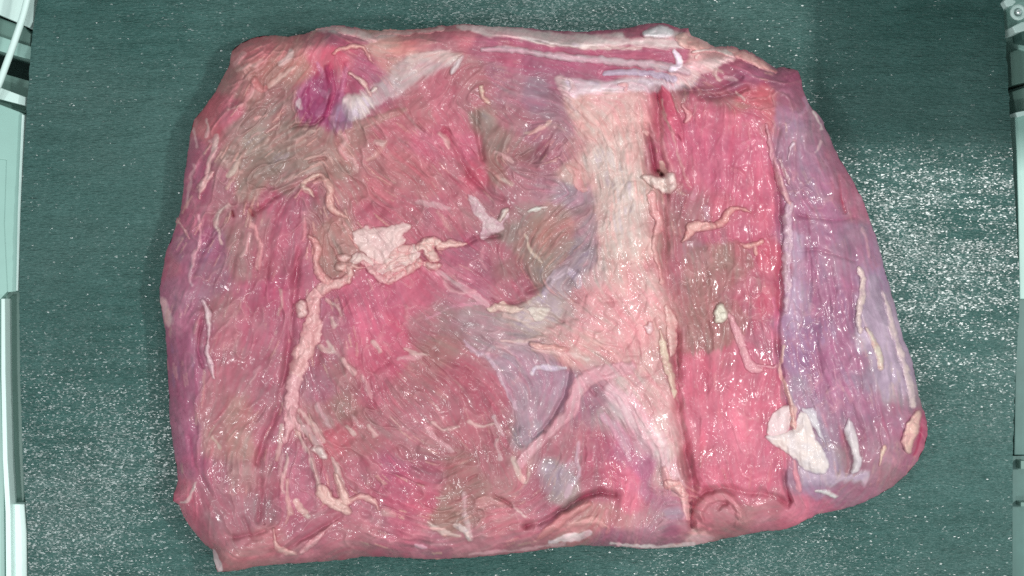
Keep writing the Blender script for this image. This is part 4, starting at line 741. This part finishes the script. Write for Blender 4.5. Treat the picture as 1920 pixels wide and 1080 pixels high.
# ------------------------------------------------------------------ separate pieces of fat and gristle on the slab
def fat(name, shapes, thick, col, col2=None, label=None, rag=2.2, lump=0.5, flat=0.0, gr=1.0, lift=0.0):
    """shapes: list of strokes [(u,v,w)..] or polygons ('p', [(u,v)..]); builds a closed lump lying on the slab"""
    cs = []
    for s in shapes:
        if s[0] == 'p': cs.append(('p', catmull(s[1], 4, True)))
        else: cs.append(('s', catmull(s, 6)))
    allp = np.concatenate([c[1][:, :2] for c in cs]); pad = 20
    st = 1.25
    u_ = np.arange(allp[:, 0].min()-pad, allp[:, 0].max()+pad, st, dtype=np.float32); v_ = np.arange(allp[:, 1].min()-pad, allp[:, 1].max()+pad, st, dtype=np.float32)
    a, b = np.meshgrid(u_, v_)
    wa = a+2.2*fbm(a, b, 11, 71, 2); wb = b+2.2*fbm(a, b, 11, 73, 2)
    f = np.full(a.shape, -1e3, np.float32)
    for k, c in cs:
        f = np.maximum(f, poly_sd(wa, wb, c) if k == 'p' else seg_field(wa, wb, c))
    f = f + rag*fbm(a, b, 10, 75, 3) + .8*rag*fbm(a, b, 28, 76, 2)
    gx_ = (a-U0)/STEP; gy_ = (b-V0)/STEP
    hb = samp(HT, gx_, gy_); sd = samp(SD, gx_, gy_)
    f = np.minimum(f, sd+1.0)
    w_ = 10.0+9*flat
    tt = np.clip((f+1.5)/w_, 0, 1); prof = (1-(1-tt)**2)**1.1
    ce = np.sqrt(cells(wa+4*fbm(a, b, 9, 72, 2), wb+4*fbm(a, b, 9, 74, 2), 19, 11))
    lm = 1+lump*(0.9*ce-0.6)+0.5*lump*fbm(a, b, 16, 79, 3)
    z = hb + .9*thick*prof*lm + lift - 0.0009*smooth(0.5, -2, f)
    keep = f > -2.2
    fk_ = keep[:-1, :-1] & keep[1:, :-1] & keep[:-1, 1:] & keep[1:, 1:]
    if not fk_.any(): return None
    jj, ii = np.nonzero(fk_); idx = np.arange(a.size).reshape(a.shape)
    q_ = np.stack([idx[jj, ii], idx[jj+1, ii], idx[jj+1, ii+1], idx[jj, ii+1]], 1)
    uq, inv = np.unique(q_.ravel(), return_inverse=True); q2 = inv.reshape(-1, 4)
    z = z.ravel()[uq]; uu = a.ravel()[uq]; vv = b.ravel()[uq]; zb = hb.ravel()[uq]-0.0011
    # closed: a bottom sheet sunk into the meat plus side walls
    cnt = {}
    e = np.concatenate([q2[:, [0, 1]], q2[:, [1, 2]], q2[:, [2, 3]], q2[:, [3, 0]]])
    key = np.sort(e, 1); kk = key[:, 0].astype(np.int64)*len(uq)+key[:, 1]
    un, first, ct = np.unique(kk, return_index=True, return_counts=True)
    be = e[first[ct == 1]]; N = len(uq)
    walls = np.stack([be[:, 1], be[:, 0], be[:, 0]+N, be[:, 1]+N], 1)
    co = np.concatenate([world(uu, vv, z), world(uu, vv, zb)])
    q3 = np.concatenate([q2, q2[:, ::-1]+N, walls])
    c1 = lin(col); c2_ = lin(col2 if col2 is not None else tuple(np.array(col)*np.array((.94, .80, .82))))
    t = smooth(-0.35, 0.65, fbm(a, b, 16, 85, 3)*gr)*0.9
    t = np.clip(t*.7 + 0.45*smooth(5, 0, f) + lump*1.1*smooth(.55, .05, ce), 0, 1)
    cc = c1*(1-t[..., None])+c2_*t[..., None]
    cc = cc*np.exp(0.04*fbm(a, b, 8, 87, 2))[..., None]
    mb = (0.85*smooth(5.0, -0.8, f+2.4*fbm(a, b, 6, 89, 3)))[..., None]
    under = np.stack([samp(BASE[..., i], gx_, gy_) for i in range(3)], -1)*ALB/.885
    mb = np.maximum(mb, .12); cc = cc*(1-mb)+under*mb
    cc = np.clip(cc.reshape(-1, 3)[uq]*np.array([.89, .88, .88]), 0, .82); cc = np.concatenate([cc, cc])
    we = np.full(len(co), 0.5)
    return mesh_obj(name, co, q3, M_FAT, cc, we, None, slab, label)

fat("fat_flap", [('p', [(1441,822),(1440,792),(1455,768),(1478,760),(1490,775),(1482,800),(1470,818),(1452,822)])], .0028, (222,205,205), (215,180,185), "pale folded fat flap at the lower right", flat=1, rag=1, lump=.12)
fat("fat_flap", [('p', [(1435,820),(1462,810),(1490,800),(1500,770),(1518,782),(1530,820),(1548,850),(1556,870),(1545,890),(1522,888),(1500,875),(1490,862),(1462,842)])], .0042, (228,214,208), (212,205,208), "thick white fat flap at the lower right", flat=1.3, rag=1.2, lump=.12)
fat("fat_flap", [('p', [(1503,766),(1530,768),(1536,795),(1548,830),(1535,815),(1515,790)])], .0022, (206,200,204), (186,174,188), None, flat=.8, rag=1, lump=.1)
fat("fat_strand", [[(1484,765,5),(1487,790,6),(1494,812,4),(1498,826,3)]], .0030, (225,190,180))
fat("fat_flap", [('p', [(1592,783),(1602,800),(1612,838),(1618,872),(1605,888),(1594,886),(1598,862),(1590,832),(1581,814)])], .0026, (214,206,206), (192,180,190), None, flat=.5, rag=1.5, lump=.15)
fat("fat_lump", [('p', [(1720,768),(1728,780),(1718,822),(1706,850),(1697,846),(1690,826),(1697,800),(1706,784)])], .0038, (226,190,176), (214,160,160), "pinkish cream fat lump at the right end", rag=1)
fat("fat_sliver", [[(1658,836,4),(1654,852,3),(1650,872,2)]], .0018, (222,200,178))
fat("fat_lump", [[(1350,578,10),(1352,590,13),(1345,600,6)]], .0042, (226,220,204), (206,200,184), "creamy white fat knob on the bright pink strip", rag=1.5)
fat("fat_strand", [[(1365,590,5),(1378,612,7),(1388,640,8),(1398,668,9),(1412,690,11),(1428,695,5)], [(1420,685,5),(1440,688,4),(1456,686,3)]], .0018, (214,158,165), (196,130,145))
fat("fat_lump", [('p', [(1203,330),(1218,326),(1240,331),(1262,322),(1270,342),(1264,358),(1246,364),(1226,350),(1210,340)])], .0050, (232,214,206), (222,185,182), "bright white fat lump beside the cleft", rag=1.5)
fat("fat_strand", [[(1222,365,8),(1226,395,9),(1236,412,10),(1232,432,8)]], .0030, (222,165,165))
fat("fat_strand", [[(1232,432,6),(1228,455,5),(1230,480,6),(1238,505,4),(1242,530,5)]], .0022, (215,165,162))
fat("fat_strand", [[(1250,575,6),(1258,600,10),(1260,628,11),(1262,650,7),(1258,668,4)]], .0030, (222,186,180))
fat("fat_strand", [[(1238,620,4),(1244,655,8),(1252,690,9),(1262,720,7),(1264,745,3)]], .0026, (218,200,178), (205,165,155))
fat("fat_lump", [[(1218,606,6),(1218,618,8),(1210,612,5)]], .0025, (228,200,202))
fat("fat_squiggle", [[(1280,453,3),(1290,440,7),(1298,427,11),(1318,424,10),(1338,424,6)]], .0030, (220,172,165))
fat("fat_squiggle", [[(1346,420,8),(1358,412,9),(1366,398,7),(1380,391,5),(1408,396,2)]], .0028, (215,160,155))
fat("fat_sliver", [[(1388,458,4),(1402,462,6),(1416,458,6),(1428,452,5)], [(1414,460,5),(1418,478,4)]], .0018, (214,165,158))
fat("fat_seam", [[(1438,235,3),(1443,262,4),(1448,290,6),(1456,315,8),(1464,345,7),(1474,368,6),(1482,385,5)]], .0022, (214,168,168), (192,130,148))
fat("fat_seam", [[(1462,300,4),(1472,322,5),(1480,345,3)]], .0018, (200,175,178))
fat("fat_sliver", [[(1487,268,4),(1482,282,3),(1478,300,2)]], .0020, (212,195,205))
fat("fat_seam", [[(1480,385,8),(1476,420,10),(1478,460,11),(1474,500,9),(1478,540,8),(1474,580,5)]], .0020, (200,168,178), (180,140,165), None, rag=3)
fat("fat_seam", [[(1612,505,4),(1618,530,7),(1615,560,8),(1610,590,8),(1612,620,4)]], .0022, (218,196,186), (196,168,172), rag=3)
fat("fat_seam", [[(1625,615,3),(1638,640,6),(1648,665,8),(1652,690,6)]], .0020, (208,196,178))
fat("fat_seam", [[(1655,545,3),(1666,580,6),(1672,612,7),(1680,640,6),(1690,670,7),(1700,700,8),(1710,735,8),(1712,760,7)]], .0020, (214,192,188), (196,172,180), rag=3)
fat("fat_clump", [('p', [(660,436),(672,428),(686,423),(704,428),(723,424),(740,422),(756,416),(774,424),(766,434),(757,442),(762,452),(752,470),(738,482),(722,494),(706,498),(694,490),(684,478),(672,470),(664,456)])], .0036, (226,198,194), (212,176,176), "large pale clump of fat left of the middle", rag=3, lump=.3, flat=.8)
fat("fat_clump", [('p', [(668,470),(700,480),(735,474),(765,458),(790,462),(786,486),(770,500),(745,512),(722,522),(706,516),(690,504),(676,494),(662,500),(654,490)])], .0026, (222,196,190), (198,160,162), None, rag=3, lump=.9, flat=.5)
fat("fat_clump", [[(682,492,7),(694,502,9),(706,514,8),(722,524,8)], [(700,486,8),(712,500,10)]], .0034, (224,180,178), (210,150,155), None, lump=.8, rag=3)
fat("fat_clump", [[(722,498,9),(738,490,10),(756,488,9)], [(736,508,8),(750,502,8)]], .0036, (226,190,184), (214,160,162), None, lump=.8, rag=3)
fat("fat_clump", [[(735,478,11),(752,470,12),(768,466,8)], [(748,484,8),(766,480,8)]], .0036, (224,192,186), None, None, rag=2, lump=.6)
fat("fat_clump", [[(784,466,8),(798,456,10),(818,454,9)], [(800,462,11),(808,478,11),(822,486,5)]], .0042, (228,196,188), None, None, rag=2, lump=.7)
fat("fat_lump", [[(826,462,9),(842,457,8),(860,457,6),(875,458,2)]], .0034, (228,190,182), rag=1.5)
fat("fat_clump", [[(798,494,7),(812,500,7),(824,496,6)], [(786,490,8),(776,500,8),(764,506,9)]], .0032, (224,182,178), None, None, lump=1.0, rag=2.5)
fat("fat_clump", [[(762,508,8),(744,518,9),(728,528,6)], [(730,512,9),(716,522,8)], [(704,500,7),(696,490,5)]], .0030, (222,178,176), None, None, lump=1.0, rag=3)
fat("fat_lump", [[(636,482,6),(646,483,8),(654,484,5)]], .0034, (220,182,178), rag=1.5)
fat("fat_clump", [[(636,498,8),(648,502,9),(656,512,8),(652,524,8)], [(660,498,7),(672,502,6),(684,500,5)]], .0032, (218,178,172), None, None, lump=.9, rag=3)
fat("fat_strand", [[(654,522,8),(638,530,9),(620,536,11),(602,544,11)]], .0028, (220,178,174), rag=3)
fat("fat_squiggle", [[(578,443,3),(590,452,6),(596,470,8),(592,492,7),(600,512,9),(612,528,10)]], .0028, (218,165,162))
fat("fat_seam", [[(604,542,12),(588,560,13),(588,592,14),(584,620,19),(576,650,18),(562,680,17),(552,712,15)], [(560,655,8),(548,690,8)]], .0030, (224,178,176), (212,150,152), "long pink fat seam between the left muscle and the middle", rag=5, lump=.45, flat=1.2)
fat("fat_seam", [[(552,710,15),(547,745,14),(543,780,12),(541,805,8),(534,826,4)], [(548,775,6),(560,800,5),(572,822,3)]], .0032, (220,168,172), (205,140,150), rag=4, lump=.3, flat=.7)
fat("fat_lump", [[(564,572,10),(566,586,11)]], .0060, (234,198,194), (224,176,172), "oval pink fat bead", rag=.8)
fat("fat_hook", [[(600,326,3),(585,332,5),(570,342,6),(570,352,7),(580,358,6),(588,368,3)]], .0026, (216,184,172))
fat("fat_squiggle", [[(600,326,3),(612,340,6),(620,355,7),(618,375,8),(622,392,7),(640,402,6),(652,408,3)]], .0028, (216,170,162))
fat("fat_lump", [[(590,842,7),(600,848,9),(608,856,6)]], .0040, (226,206,202), None, None, rag=1)
fat("fat_clump", [[(602,918,10),(612,926,11)], [(600,925,9),(620,940,12),(640,950,12),(652,960,7)], [(630,890,5),(640,920,8),(648,940,9)]], .0032, (224,186,178), (212,165,160), "branching pink fat at the lower left", rag=2)
fat("fat_strand", [[(655,938,7),(680,932,7),(700,940,7),(710,955,3)]], .0026, (220,175,170))
fat("fat_sliver", [[(513,992,2),(515,1012,4),(520,1026,7),(535,1034,6),(556,1040,4)]], .0022, (222,182,176))
fat("fat_sliver", [[(566,1036,4),(580,1022,7),(595,1010,7),(612,992,3),(632,978,1.5)]], .0022, (222,172,176))
fat("fat_sliver", [[(378,564,4),(385,572,5),(391,590,7),(393,615,5),(390,640,4),(389,660,5),(396,685,6),(400,708,3)]], .0028, (222,200,200), (208,165,178), "thin white gristle strip near the left edge", rag=1.5)
fat("fat_sliver", [[(400,322,3),(388,335,6),(380,348,7),(375,362,4),(374,372,2)]], .0024, (224,190,186))
fat("fat_sliver", [[(333,412,4),(342,425,3),(348,436,3),(354,446,2)]], .0018, (222,180,178))
fat("gristle_flap", [('p', [(878,362),(900,378),(912,398),(934,412),(938,402),(942,392),(952,391),(956,402),(946,415),(947,430),(932,438),(905,450),(898,440),(902,418),(884,395)])], .0018, (204,180,182), (192,150,162), None, flat=1, rag=1.5)
fat("gristle_tip", [[(938,415,3),(943,402,5),(950,395,5)]], .0036, (222,220,210))
fat("fat_sliver", [[(992,396,3),(1006,392,5),(1026,389,3)]], .0020, (212,212,204))
fat("fat_sliver", [[(903,162,3),(905,178,4),(912,190,5),(919,196,3)]], .0022, (216,190,172))
fat("gristle_flap", [('p', [(914,576),(935,565),(960,572),(985,575),(978,584),(958,588),(940,583),(918,586)])], .0016, (214,190,175), (205,165,160), None, rag=1.5)
fat("gristle_flap", [('p', [(985,578),(1015,574),(1036,578),(1030,590),(1016,605),(1002,602),(994,590)])], .0012, (208,194,184), (190,168,166), None, rag=2)
fat("fat_sliver", [[(996,645,4),(1015,650,6),(1040,652,6),(1062,656,3)]], .0022, (218,172,165))
fat("bone_knob", [('p', [(1205,62),(1222,50),(1240,46),(1256,52),(1266,62),(1258,70),(1230,72),(1210,70)])], .0050, (236,232,234), (222,205,212), "glossy white knob of gristle on the top edge", rag=.6, lump=.3)
fat("fat_lump", [('p', [(1266,66),(1286,58),(1294,68),(1312,76),(1332,88),(1318,96),(1290,90),(1268,80)])], .0026, (224,180,172))
fat("gristle_loop", [[(1300,99,3),(1320,94,4),(1345,94,4),(1368,100,5),(1374,104,3)]], .0036, (232,218,212), None, None, rag=1)
fat("fat_strand", [[(1368,92,5),(1385,100,8),(1402,106,9),(1422,118,9),(1438,128,6),(1452,134,3)]], .0026, (222,170,165), None, None, rag=3)
fat("fat_sliver", [[(1306,108,4),(1312,104,2)]], .0020, (225,200,195))
fat("fat_squiggle", [[(626,102,3),(634,94,4),(650,89,5),(672,87,5),(684,94,4),(694,112,3),(700,118,2)]], .0024, (222,172,162))
fat("fat_squiggle", [[(656,138,3),(672,146,5),(684,158,5),(688,170,4),(694,176,4)]], .0026, (222,185,178))
fat("fat_sliver", [[(698,172,4),(704,166,3)]], .0030, (232,222,212))
fat("gristle_flap", [[(868,106,4),(860,118,7),(850,132,7),(846,140,3)]], .0020, (205,190,192))
fat("fat_strand", [[(595,52,3),(625,52,6),(650,58,7),(680,66,8),(700,74,6)]], .0018, (222,190,188))
fat("fat_strand", [[(700,66,3),(730,60,5),(760,62,6),(790,58,4),(830,54,4)]], .0016, (222,182,180))
fat("fat_lump", [[(1286,208,5),(1292,215,7),(1286,228,5)], [(1280,198,4),(1286,208,5)]], .0024, (222,160,165))
fat("fat_lump", [[(1208,245,6),(1214,252,4)]], .0024, (224,185,180))
fat("fat_lump", [[(1250,908,9),(1268,912,10),(1280,925,7)]], .0028, (228,182,178), None, None, lump=1)
fat("fat_sliver", [[(1530,920,4),(1545,922,5),(1566,930,6)]], .0012, (205,208,205))
fat("fat_lump", [[(1068,150,3),(1075,165,4),(1068,172,3)]], .0012, (212,185,185))
fat("fat_lump", [[(1160,158,4),(1175,160,5),(1172,168,4)]], .0018, (226,180,180))

print("meat done")

# ------------------------------------------------------------------ conveyor belt
def belt_mat():
    m, nt, b = new_mat("green_woven_belt")
    v = objvec(nt); vs_ = objvec(nt, (0.25, 1.5, 1))
    n1 = noise_node(nt, 14, 4, 0.6, v); n2 = noise_node(nt, 90, 4, 0.65, vs_)
    n3 = noise_node(nt, 520, 2, 0.6, vs_)
    cr = nt.nodes.new("ShaderNodeValToRGB")
    cr.color_ramp.elements[0].position = .34; cr.color_ramp.elements[0].color = (0.016, 0.062, 0.054, 1)
    cr.color_ramp.elements[1].position = .72; cr.color_ramp.elements[1].color = (0.050, 0.134, 0.122, 1)
    s = math_node(nt, 'MULTIPLY_ADD', n2.outputs["Fac"], 0.55, math_node(nt, 'MULTIPLY', n1.outputs["Fac"], 0.5))
    nt.links.new(s, cr.inputs[0])
    n7 = noise_node(nt, 5.5, 5, 0.62, objvec(nt, (0.7, 1.2, 1)))          # dried film and wear: greyer, paler clouds
    m7 = nt.nodes.new("ShaderNodeMapRange"); m7.inputs["From Min"].default_value = .42; m7.inputs["From Max"].default_value = .66
    m7.inputs["To Max"].default_value = .55; nt.links.new(n7.outputs["Fac"], m7.inputs["Value"])
    mg = nt.nodes.new("ShaderNodeMix"); mg.data_type = 'RGBA'; nt.links.new(m7.outputs[0], mg.inputs["Factor"])
    nt.links.new(cr.outputs[0], mg.inputs["A"]); mg.inputs["B"].default_value = (0.076, 0.148, 0.136, 1)
    nt.links.new(mg.outputs["Result"], b.inputs["Base Color"])
    b.inputs["Roughness"].default_value = .36; b.inputs["Specular IOR Level"].default_value = .26
    b.inputs["Coat Weight"].default_value = .29; b.inputs["Coat Roughness"].default_value = .19
    hh = math_node(nt, 'MULTIPLY_ADD', n2.outputs["Fac"], 0.9, n3.outputs["Fac"])
    # wear: patches where the weave stands rougher
    n4 = noise_node(nt, 11, 4, 0.65, v)
    mr = nt.nodes.new("ShaderNodeMapRange"); mr.inputs["From Min"].default_value = .42; mr.inputs["From Max"].default_value = .6
    mr.inputs["To Min"].default_value = .10; mr.inputs["To Max"].default_value = .75
    nt.links.new(n4.outputs["Fac"], mr.inputs["Value"])
    n5 = noise_node(nt, 55, 3, 0.6, objvec(nt, (0.22, 1.7, 1)))
    m5 = nt.nodes.new("ShaderNodeMapRange"); m5.inputs["From Min"].default_value = .42; m5.inputs["From Max"].default_value = .62
    m5.inputs["To Min"].default_value = .25; m5.inputs["To Max"].default_value = 1.5
    nt.links.new(n5.outputs["Fac"], m5.inputs["Value"])
    pr = math_node(nt, 'MULTIPLY', mr.outputs[0], m5.outputs[0])
    nt.links.new(facets(nt, objvec(nt, (0.65, 1.35, 1)), 1200, pr, 0.50, 0.16), b.inputs["Coat Normal"])
    b2 = nt.nodes.new("ShaderNodeBump"); b2.inputs["Distance"].default_value = .0030; b2.inputs["Strength"].default_value = .9
    nt.links.new(hh, b2.inputs["Height"]); nt.links.new(b2.outputs[0], b.inputs["Normal"])
    return m
M_BELT = belt_mat()
LE = [(84,-820),(84,-60),(66,20),(57,100),(50,200),(44,300),(38,420),(36,540),(37,660),(40,780),(44,900),(52,1000),(62,1900)]
RE = [(1876,-820),(1876,-60),(1884,60),(1890,150),(1896,260),(1905,400),(1912,540),(1908,640),(1902,760),(1898,900),(1898,1000),(1895,1900)]
vv = np.linspace(-820, 1900, 680)
rng = np.random.RandomState(3)
def edge(E, amp):
    E = np.array(E, float); e = np.interp(vv, E[:, 1], E[:, 0])
    for _ in range(12): e[1:-1] = (e[:-2]+e[1:-1]+e[2:])/3
    nz = rng.randn(len(vv)); nz = np.convolve(nz, np.ones(3)/3, 'same'); return e+amp*nz
le = edge(LE, 0.7); re_ = edge(RE, 1.1)
TH = 0.004
co = []; qd = []
nx_ = 24
for i, v_ in enumerate(vv):
    for k in range(nx_+1):
        co.append(P(le[i]+(re_[i]-le[i])*k/nx_, v_, 0))
    co.append(P(re_[i], v_, -TH)); co.append(P(le[i], v_, -TH))
W_ = nx_+3
for i in range(len(vv)-1):
    for k in range(W_):
        k2 = (k+1) % W_; qd.append((i*W_+k, (i+1)*W_+k, (i+1)*W_+k2, i*W_+k2))
# world() of z=-TH keeps straight-down walls close enough; belt is one closed sheet
belt = mesh_obj("conveyor_belt", np.array(co), np.array(qd), M_BELT)
for p in belt.data.polygons: p.use_smooth = False
top(belt, "wet green woven conveyor belt running under the meat", "conveyor belt")

# ------------------------------------------------------------------ machine frame at both sides
M_STEEL = plain("pale_painted_steel", (0.30, 0.50, 0.45), .38, .0, .10, 40, .1)
M_STEEL2 = plain("grey_green_steel", (0.12, 0.22, 0.19), .45, .0, .15, 50, .1)
M_BRIGHT = plain("white_plastic", (0.62, 0.80, 0.76), .35, 0, .05, 40)
M_DARK = plain("dark_gap", (0.045, 0.11, 0.095), .6, 0, .3, 50)
M_CHROME = plain("bright_metal", (0.75, 0.82, 0.82), .22, .6, .1, 90)
M_FLOOR = plain("hall_floor", (0.10, 0.16, 0.15), .6, 0, .3, 8)

def prism(name, pts, z0, z1, mat, parent=None, bev=0.0006, label=None):
    """pts in photo pixels at height z1; solid from z0 to z1 with eased edges"""
    bm = bmesh.new()
    tp = [bm.verts.new(P(u, v, z1)) for u, v in pts]
    bt = [bm.verts.new((p.co.x, p.co.y, z0)) for p in tp]
    n = len(tp)
    bm.faces.new(tp); bm.faces.new(bt[::-1])
    for i in range(n): bm.faces.new((tp[i], bt[i], bt[(i+1) % n], tp[(i+1) % n]))
    bmesh.ops.recalc_face_normals(bm, faces=bm.faces)
    if bev: bmesh.ops.bevel(bm, geom=list(bm.edges), offset=bev, segments=2, affect='EDGES', profile=.6)
    me = bpy.data.meshes.new(name); bm.to_mesh(me); bm.free(); me.materials.append(mat)
    o = bpy.data.objects.new(name, me); COL.objects.link(o)
    if parent: o.parent = parent
    if label: o["label"] = label
    return o

def empty(name, loc):
    o = bpy.data.objects.new(name, None); COL.objects.link(o); o.location = loc; return o
def reparent(o, p):
    o.parent = p; o.matrix_parent_inverse = p.matrix_world.inverted() if False else o.matrix_parent_inverse

def tube(name, pts, r, mat, parent=None):
    cu = bpy.data.curves.new(name, 'CURVE'); cu.dimensions = '3D'; cu.bevel_depth = r; cu.bevel_resolution = 6; cu.use_fill_caps = True
    s = cu.splines.new('POLY'); c = catmull([tuple(p) for p in pts], 8); s.points.add(len(c)-1)
    for i, q_ in enumerate(c): s.points[i].co = (*q_, 1)
    o = bpy.data.objects.new(name, cu)
    dg = bpy.context.evaluated_depsgraph_get()
    COL.objects.link(o); dg.update()
    me = bpy.data.meshes.new_from_object(o.evaluated_get(dg)); COL.objects.unlink(o); bpy.data.objects.remove(o)
    me.name = name; me.materials.clear(); me.materials.append(mat)
    for p in me.polygons: p.use_smooth = True
    o = bpy.data.objects.new(name, me); COL.objects.link(o)
    if parent: o.parent = parent
    return o

floor = prism("floor", [(-1400,-1400),(3300,-1400),(3300,2500),(-1400,2500)], -0.42, -0.40, M_FLOOR, None, 0)
floor["kind"] = "structure"

# left frame: upright cross-members, long side guard with its bright lip
fr = empty("conveyor_rail", (0, 0, 0)); top(fr, "pale steel conveyor side frame along the left edge of the belt", "machine frame")
prism("side_plate", [(-120,-820),(70,-820),(70,-80),(62,40),(56,52),(-60,2)], -.05, -.012, M_BRIGHT, fr)
prism("cross_member", [(-120,-8),(46,50),(58,64),(54,104),(-120,40)], -.06, -.020, M_STEEL2, fr)
prism("cross_member", [(-120,28),(60,88),(57,112),(-120,62)], -.06, -.016, M_STEEL, fr)
prism("cross_member", [(-120,86),(14,140),(56,152),(52,186),(-120,128)], -.06, -.022, M_STEEL2, fr)
prism("dark_backing", [(-140,-820),(100,-820),(100,1900),(-140,1900)], -.10, -.07, M_DARK, fr)
prism("cover_plate", [(-120,130),(0,164),(48,182),(47,198),(0,186),(-120,160)], -.05, -.010, M_BRIGHT, fr)
prism("cross_member", [(-120,158),(0,182),(50,200),(48,212),(-120,182)], -.06, -.018, M_STEEL2, fr)
prism("side_guard", [(-120,190),(0,196),(42,212),(44,216),(40,260),(34,420),(31,546),(14,548),(8,420),(12,300),(-120,280)], -.05, -.008, M_STEEL, fr)
prism("side_guard", [(-120,285),(22,300),(20,540),(1,560),(1,700),(8,900),(16,1900),(-120,1900)], -.05, -.009, M_STEEL, fr)
prism("guard_lip", [(41,214),(46,216),(42,300),(38,400),(34,545),(30,545),(33,400),(37,300)], -.02, -.004, M_BRIGHT, fr, .0003)
prism("guard_lip", [(2,560),(9,560),(10,700),(14,860),(20,960),(30,1900),(18,1900),(10,960),(5,860),(2,700)], -.02, -.003, M_BRIGHT, fr, .0004)
prism("recess_plate", [(9,546),(40,546),(40,700),(46,945),(16,945),(11,800)], -.05, -.014, M_STEEL2, fr)
prism("guard_end", [(18,945),(46,945),(50,1000),(58,1900),(28,1900),(22,1000)], -.04, -.007, M_BRIGHT, fr, .0006)
cab = tube("cable", [P(62,-50,.012), P(46,20,.010), P(30,70,.006), P(12,120,.004), P(-8,170,.002), P(-50,240,0)], .0022, M_BRIGHT)
top(cab, "pale cable slanting over the frame at the upper left corner", "cable")

# right frame with ring fastener
fr2 = empty("machine_side", (0, 0, 0)); top(fr2, "steel machine side with bracket and pale panel at the right edge of the belt", "machine frame")
prism("dark_backing", [(1830,-820),(2100,-820),(2100,1900),(1830,1900)], -.12, -.08, M_DARK, fr2)
prism("bracket", [(1884,0),(1960,-30),(2000,60),(2000,120),(1910,92),(1904,70),(1890,60)], -.05, -.014, M_STEEL, fr2)
prism("cross_member", [(1894,98),(1940,80),(2040,60),(2040,120),(1940,150),(1897,160)], -.06, -.016, M_STEEL2, fr2)
prism("cross_member", [(1898,172),(1960,150),(2040,140),(2040,190),(1905,212)], -.06, -.020, M_STEEL2, fr2)
prism("side_panel", [(1903,213),(1925,205),(2040,200),(2040,561),(1912,561),(1909,400),(1906,280)], -.05, -.008, M_STEEL, fr2)
prism("shadow_plate", [(1932,-700),(2400,-700),(2400,237),(1932,237)], .166, .170, M_STEEL, fr2, .0004)  # added out of view to cast the shadow on the belt's upper right
prism("shadow_plate_post", [(2300,-300),(2340,-300),(2340,-260),(2300,-260)], -.1, .166, M_STEEL, fr2, .0004)  # added support for the unseen shadow-casting plate
prism("panel_edge", [(1904,211),(1950,202),(1950,207),(1908,220)], -.03, -.005, M_BRIGHT, fr2, .0003)
M_TEAL = plain("worn_teal_panel", (0.065, 0.15, 0.135), .5, 0, .35, 45, .2)
prism("side_panel", [(1906,560),(2040,560),(2040,853),(1902,853),(1904,700)], -.05, -.010, M_TEAL, fr2)
prism("side_panel", [(1898,855),(2040,850),(2040,1900),(1896,1900)], -.05, -.012, M_TEAL, fr2)
prism("small_block", [(1914,864),(1924,864),(1924,880),(1914,880)], -.03, -.004, M_STEEL2, fr2, .0004)
prism("small_block", [(1914,942),(1930,942),(1930,950),(1914,950)], -.03, -.004, M_STEEL2, fr2, .0004)
prism("guide_arm", [(1882,3),(1890,-6),(1906,2),(1900,10),(1888,13)], -.012, .006, M_BRIGHT, fr2, .0008)
prism("guide_arm", [(1898,50),(1914,42),(1940,34),(1940,48),(1920,58),(1904,62)], -.012, .005, M_BRIGHT, fr2, .0008)
prism("dark_bolt", [(1914,55),(1940,50),(1940,78),(1917,74)], -.012, .003, M_DARK, fr2, .0008)
def ring(name, u, v, z, R, r, mat, parent):
    bm = bmesh.new(); A, B = 40, 12; c = P(u, v, z)
    g = [[bm.verts.new((c[0]+(R+r*math.cos(b*2*math.pi/B))*math.cos(a*2*math.pi/A), c[1]+(R+r*math.cos(b*2*math.pi/B))*math.sin(a*2*math.pi/A), z+r*math.sin(b*2*math.pi/B))) for b in range(B)] for a in range(A)]
    for a in range(A):
        for b in range(B): bm.faces.new((g[a][b], g[(a+1) % A][b], g[(a+1) % A][(b+1) % B], g[a][(b+1) % B])).smooth = True
    bmesh.ops.recalc_face_normals(bm, faces=bm.faces)
    me = bpy.data.meshes.new(name); bm.to_mesh(me); bm.free(); me.materials.append(mat)
    o = bpy.data.objects.new(name, me); COL.objects.link(o); o.parent = parent; return o
ring("ring", 1909, 23, .006, .0040, .0013, M_BRIGHT, fr2)
bmx = bmesh.new(); bmesh.ops.create_uvsphere(bmx, u_segments=20, v_segments=12, radius=.0026)
me = bpy.data.meshes.new("bolt_head"); bmx.to_mesh(me); bmx.free(); me.materials.append(M_CHROME)
for p in me.polygons: p.use_smooth = True
o = bpy.data.objects.new("bolt_head", me); COL.objects.link(o); o.location = P(1909, 23, .004); o.parent = fr2
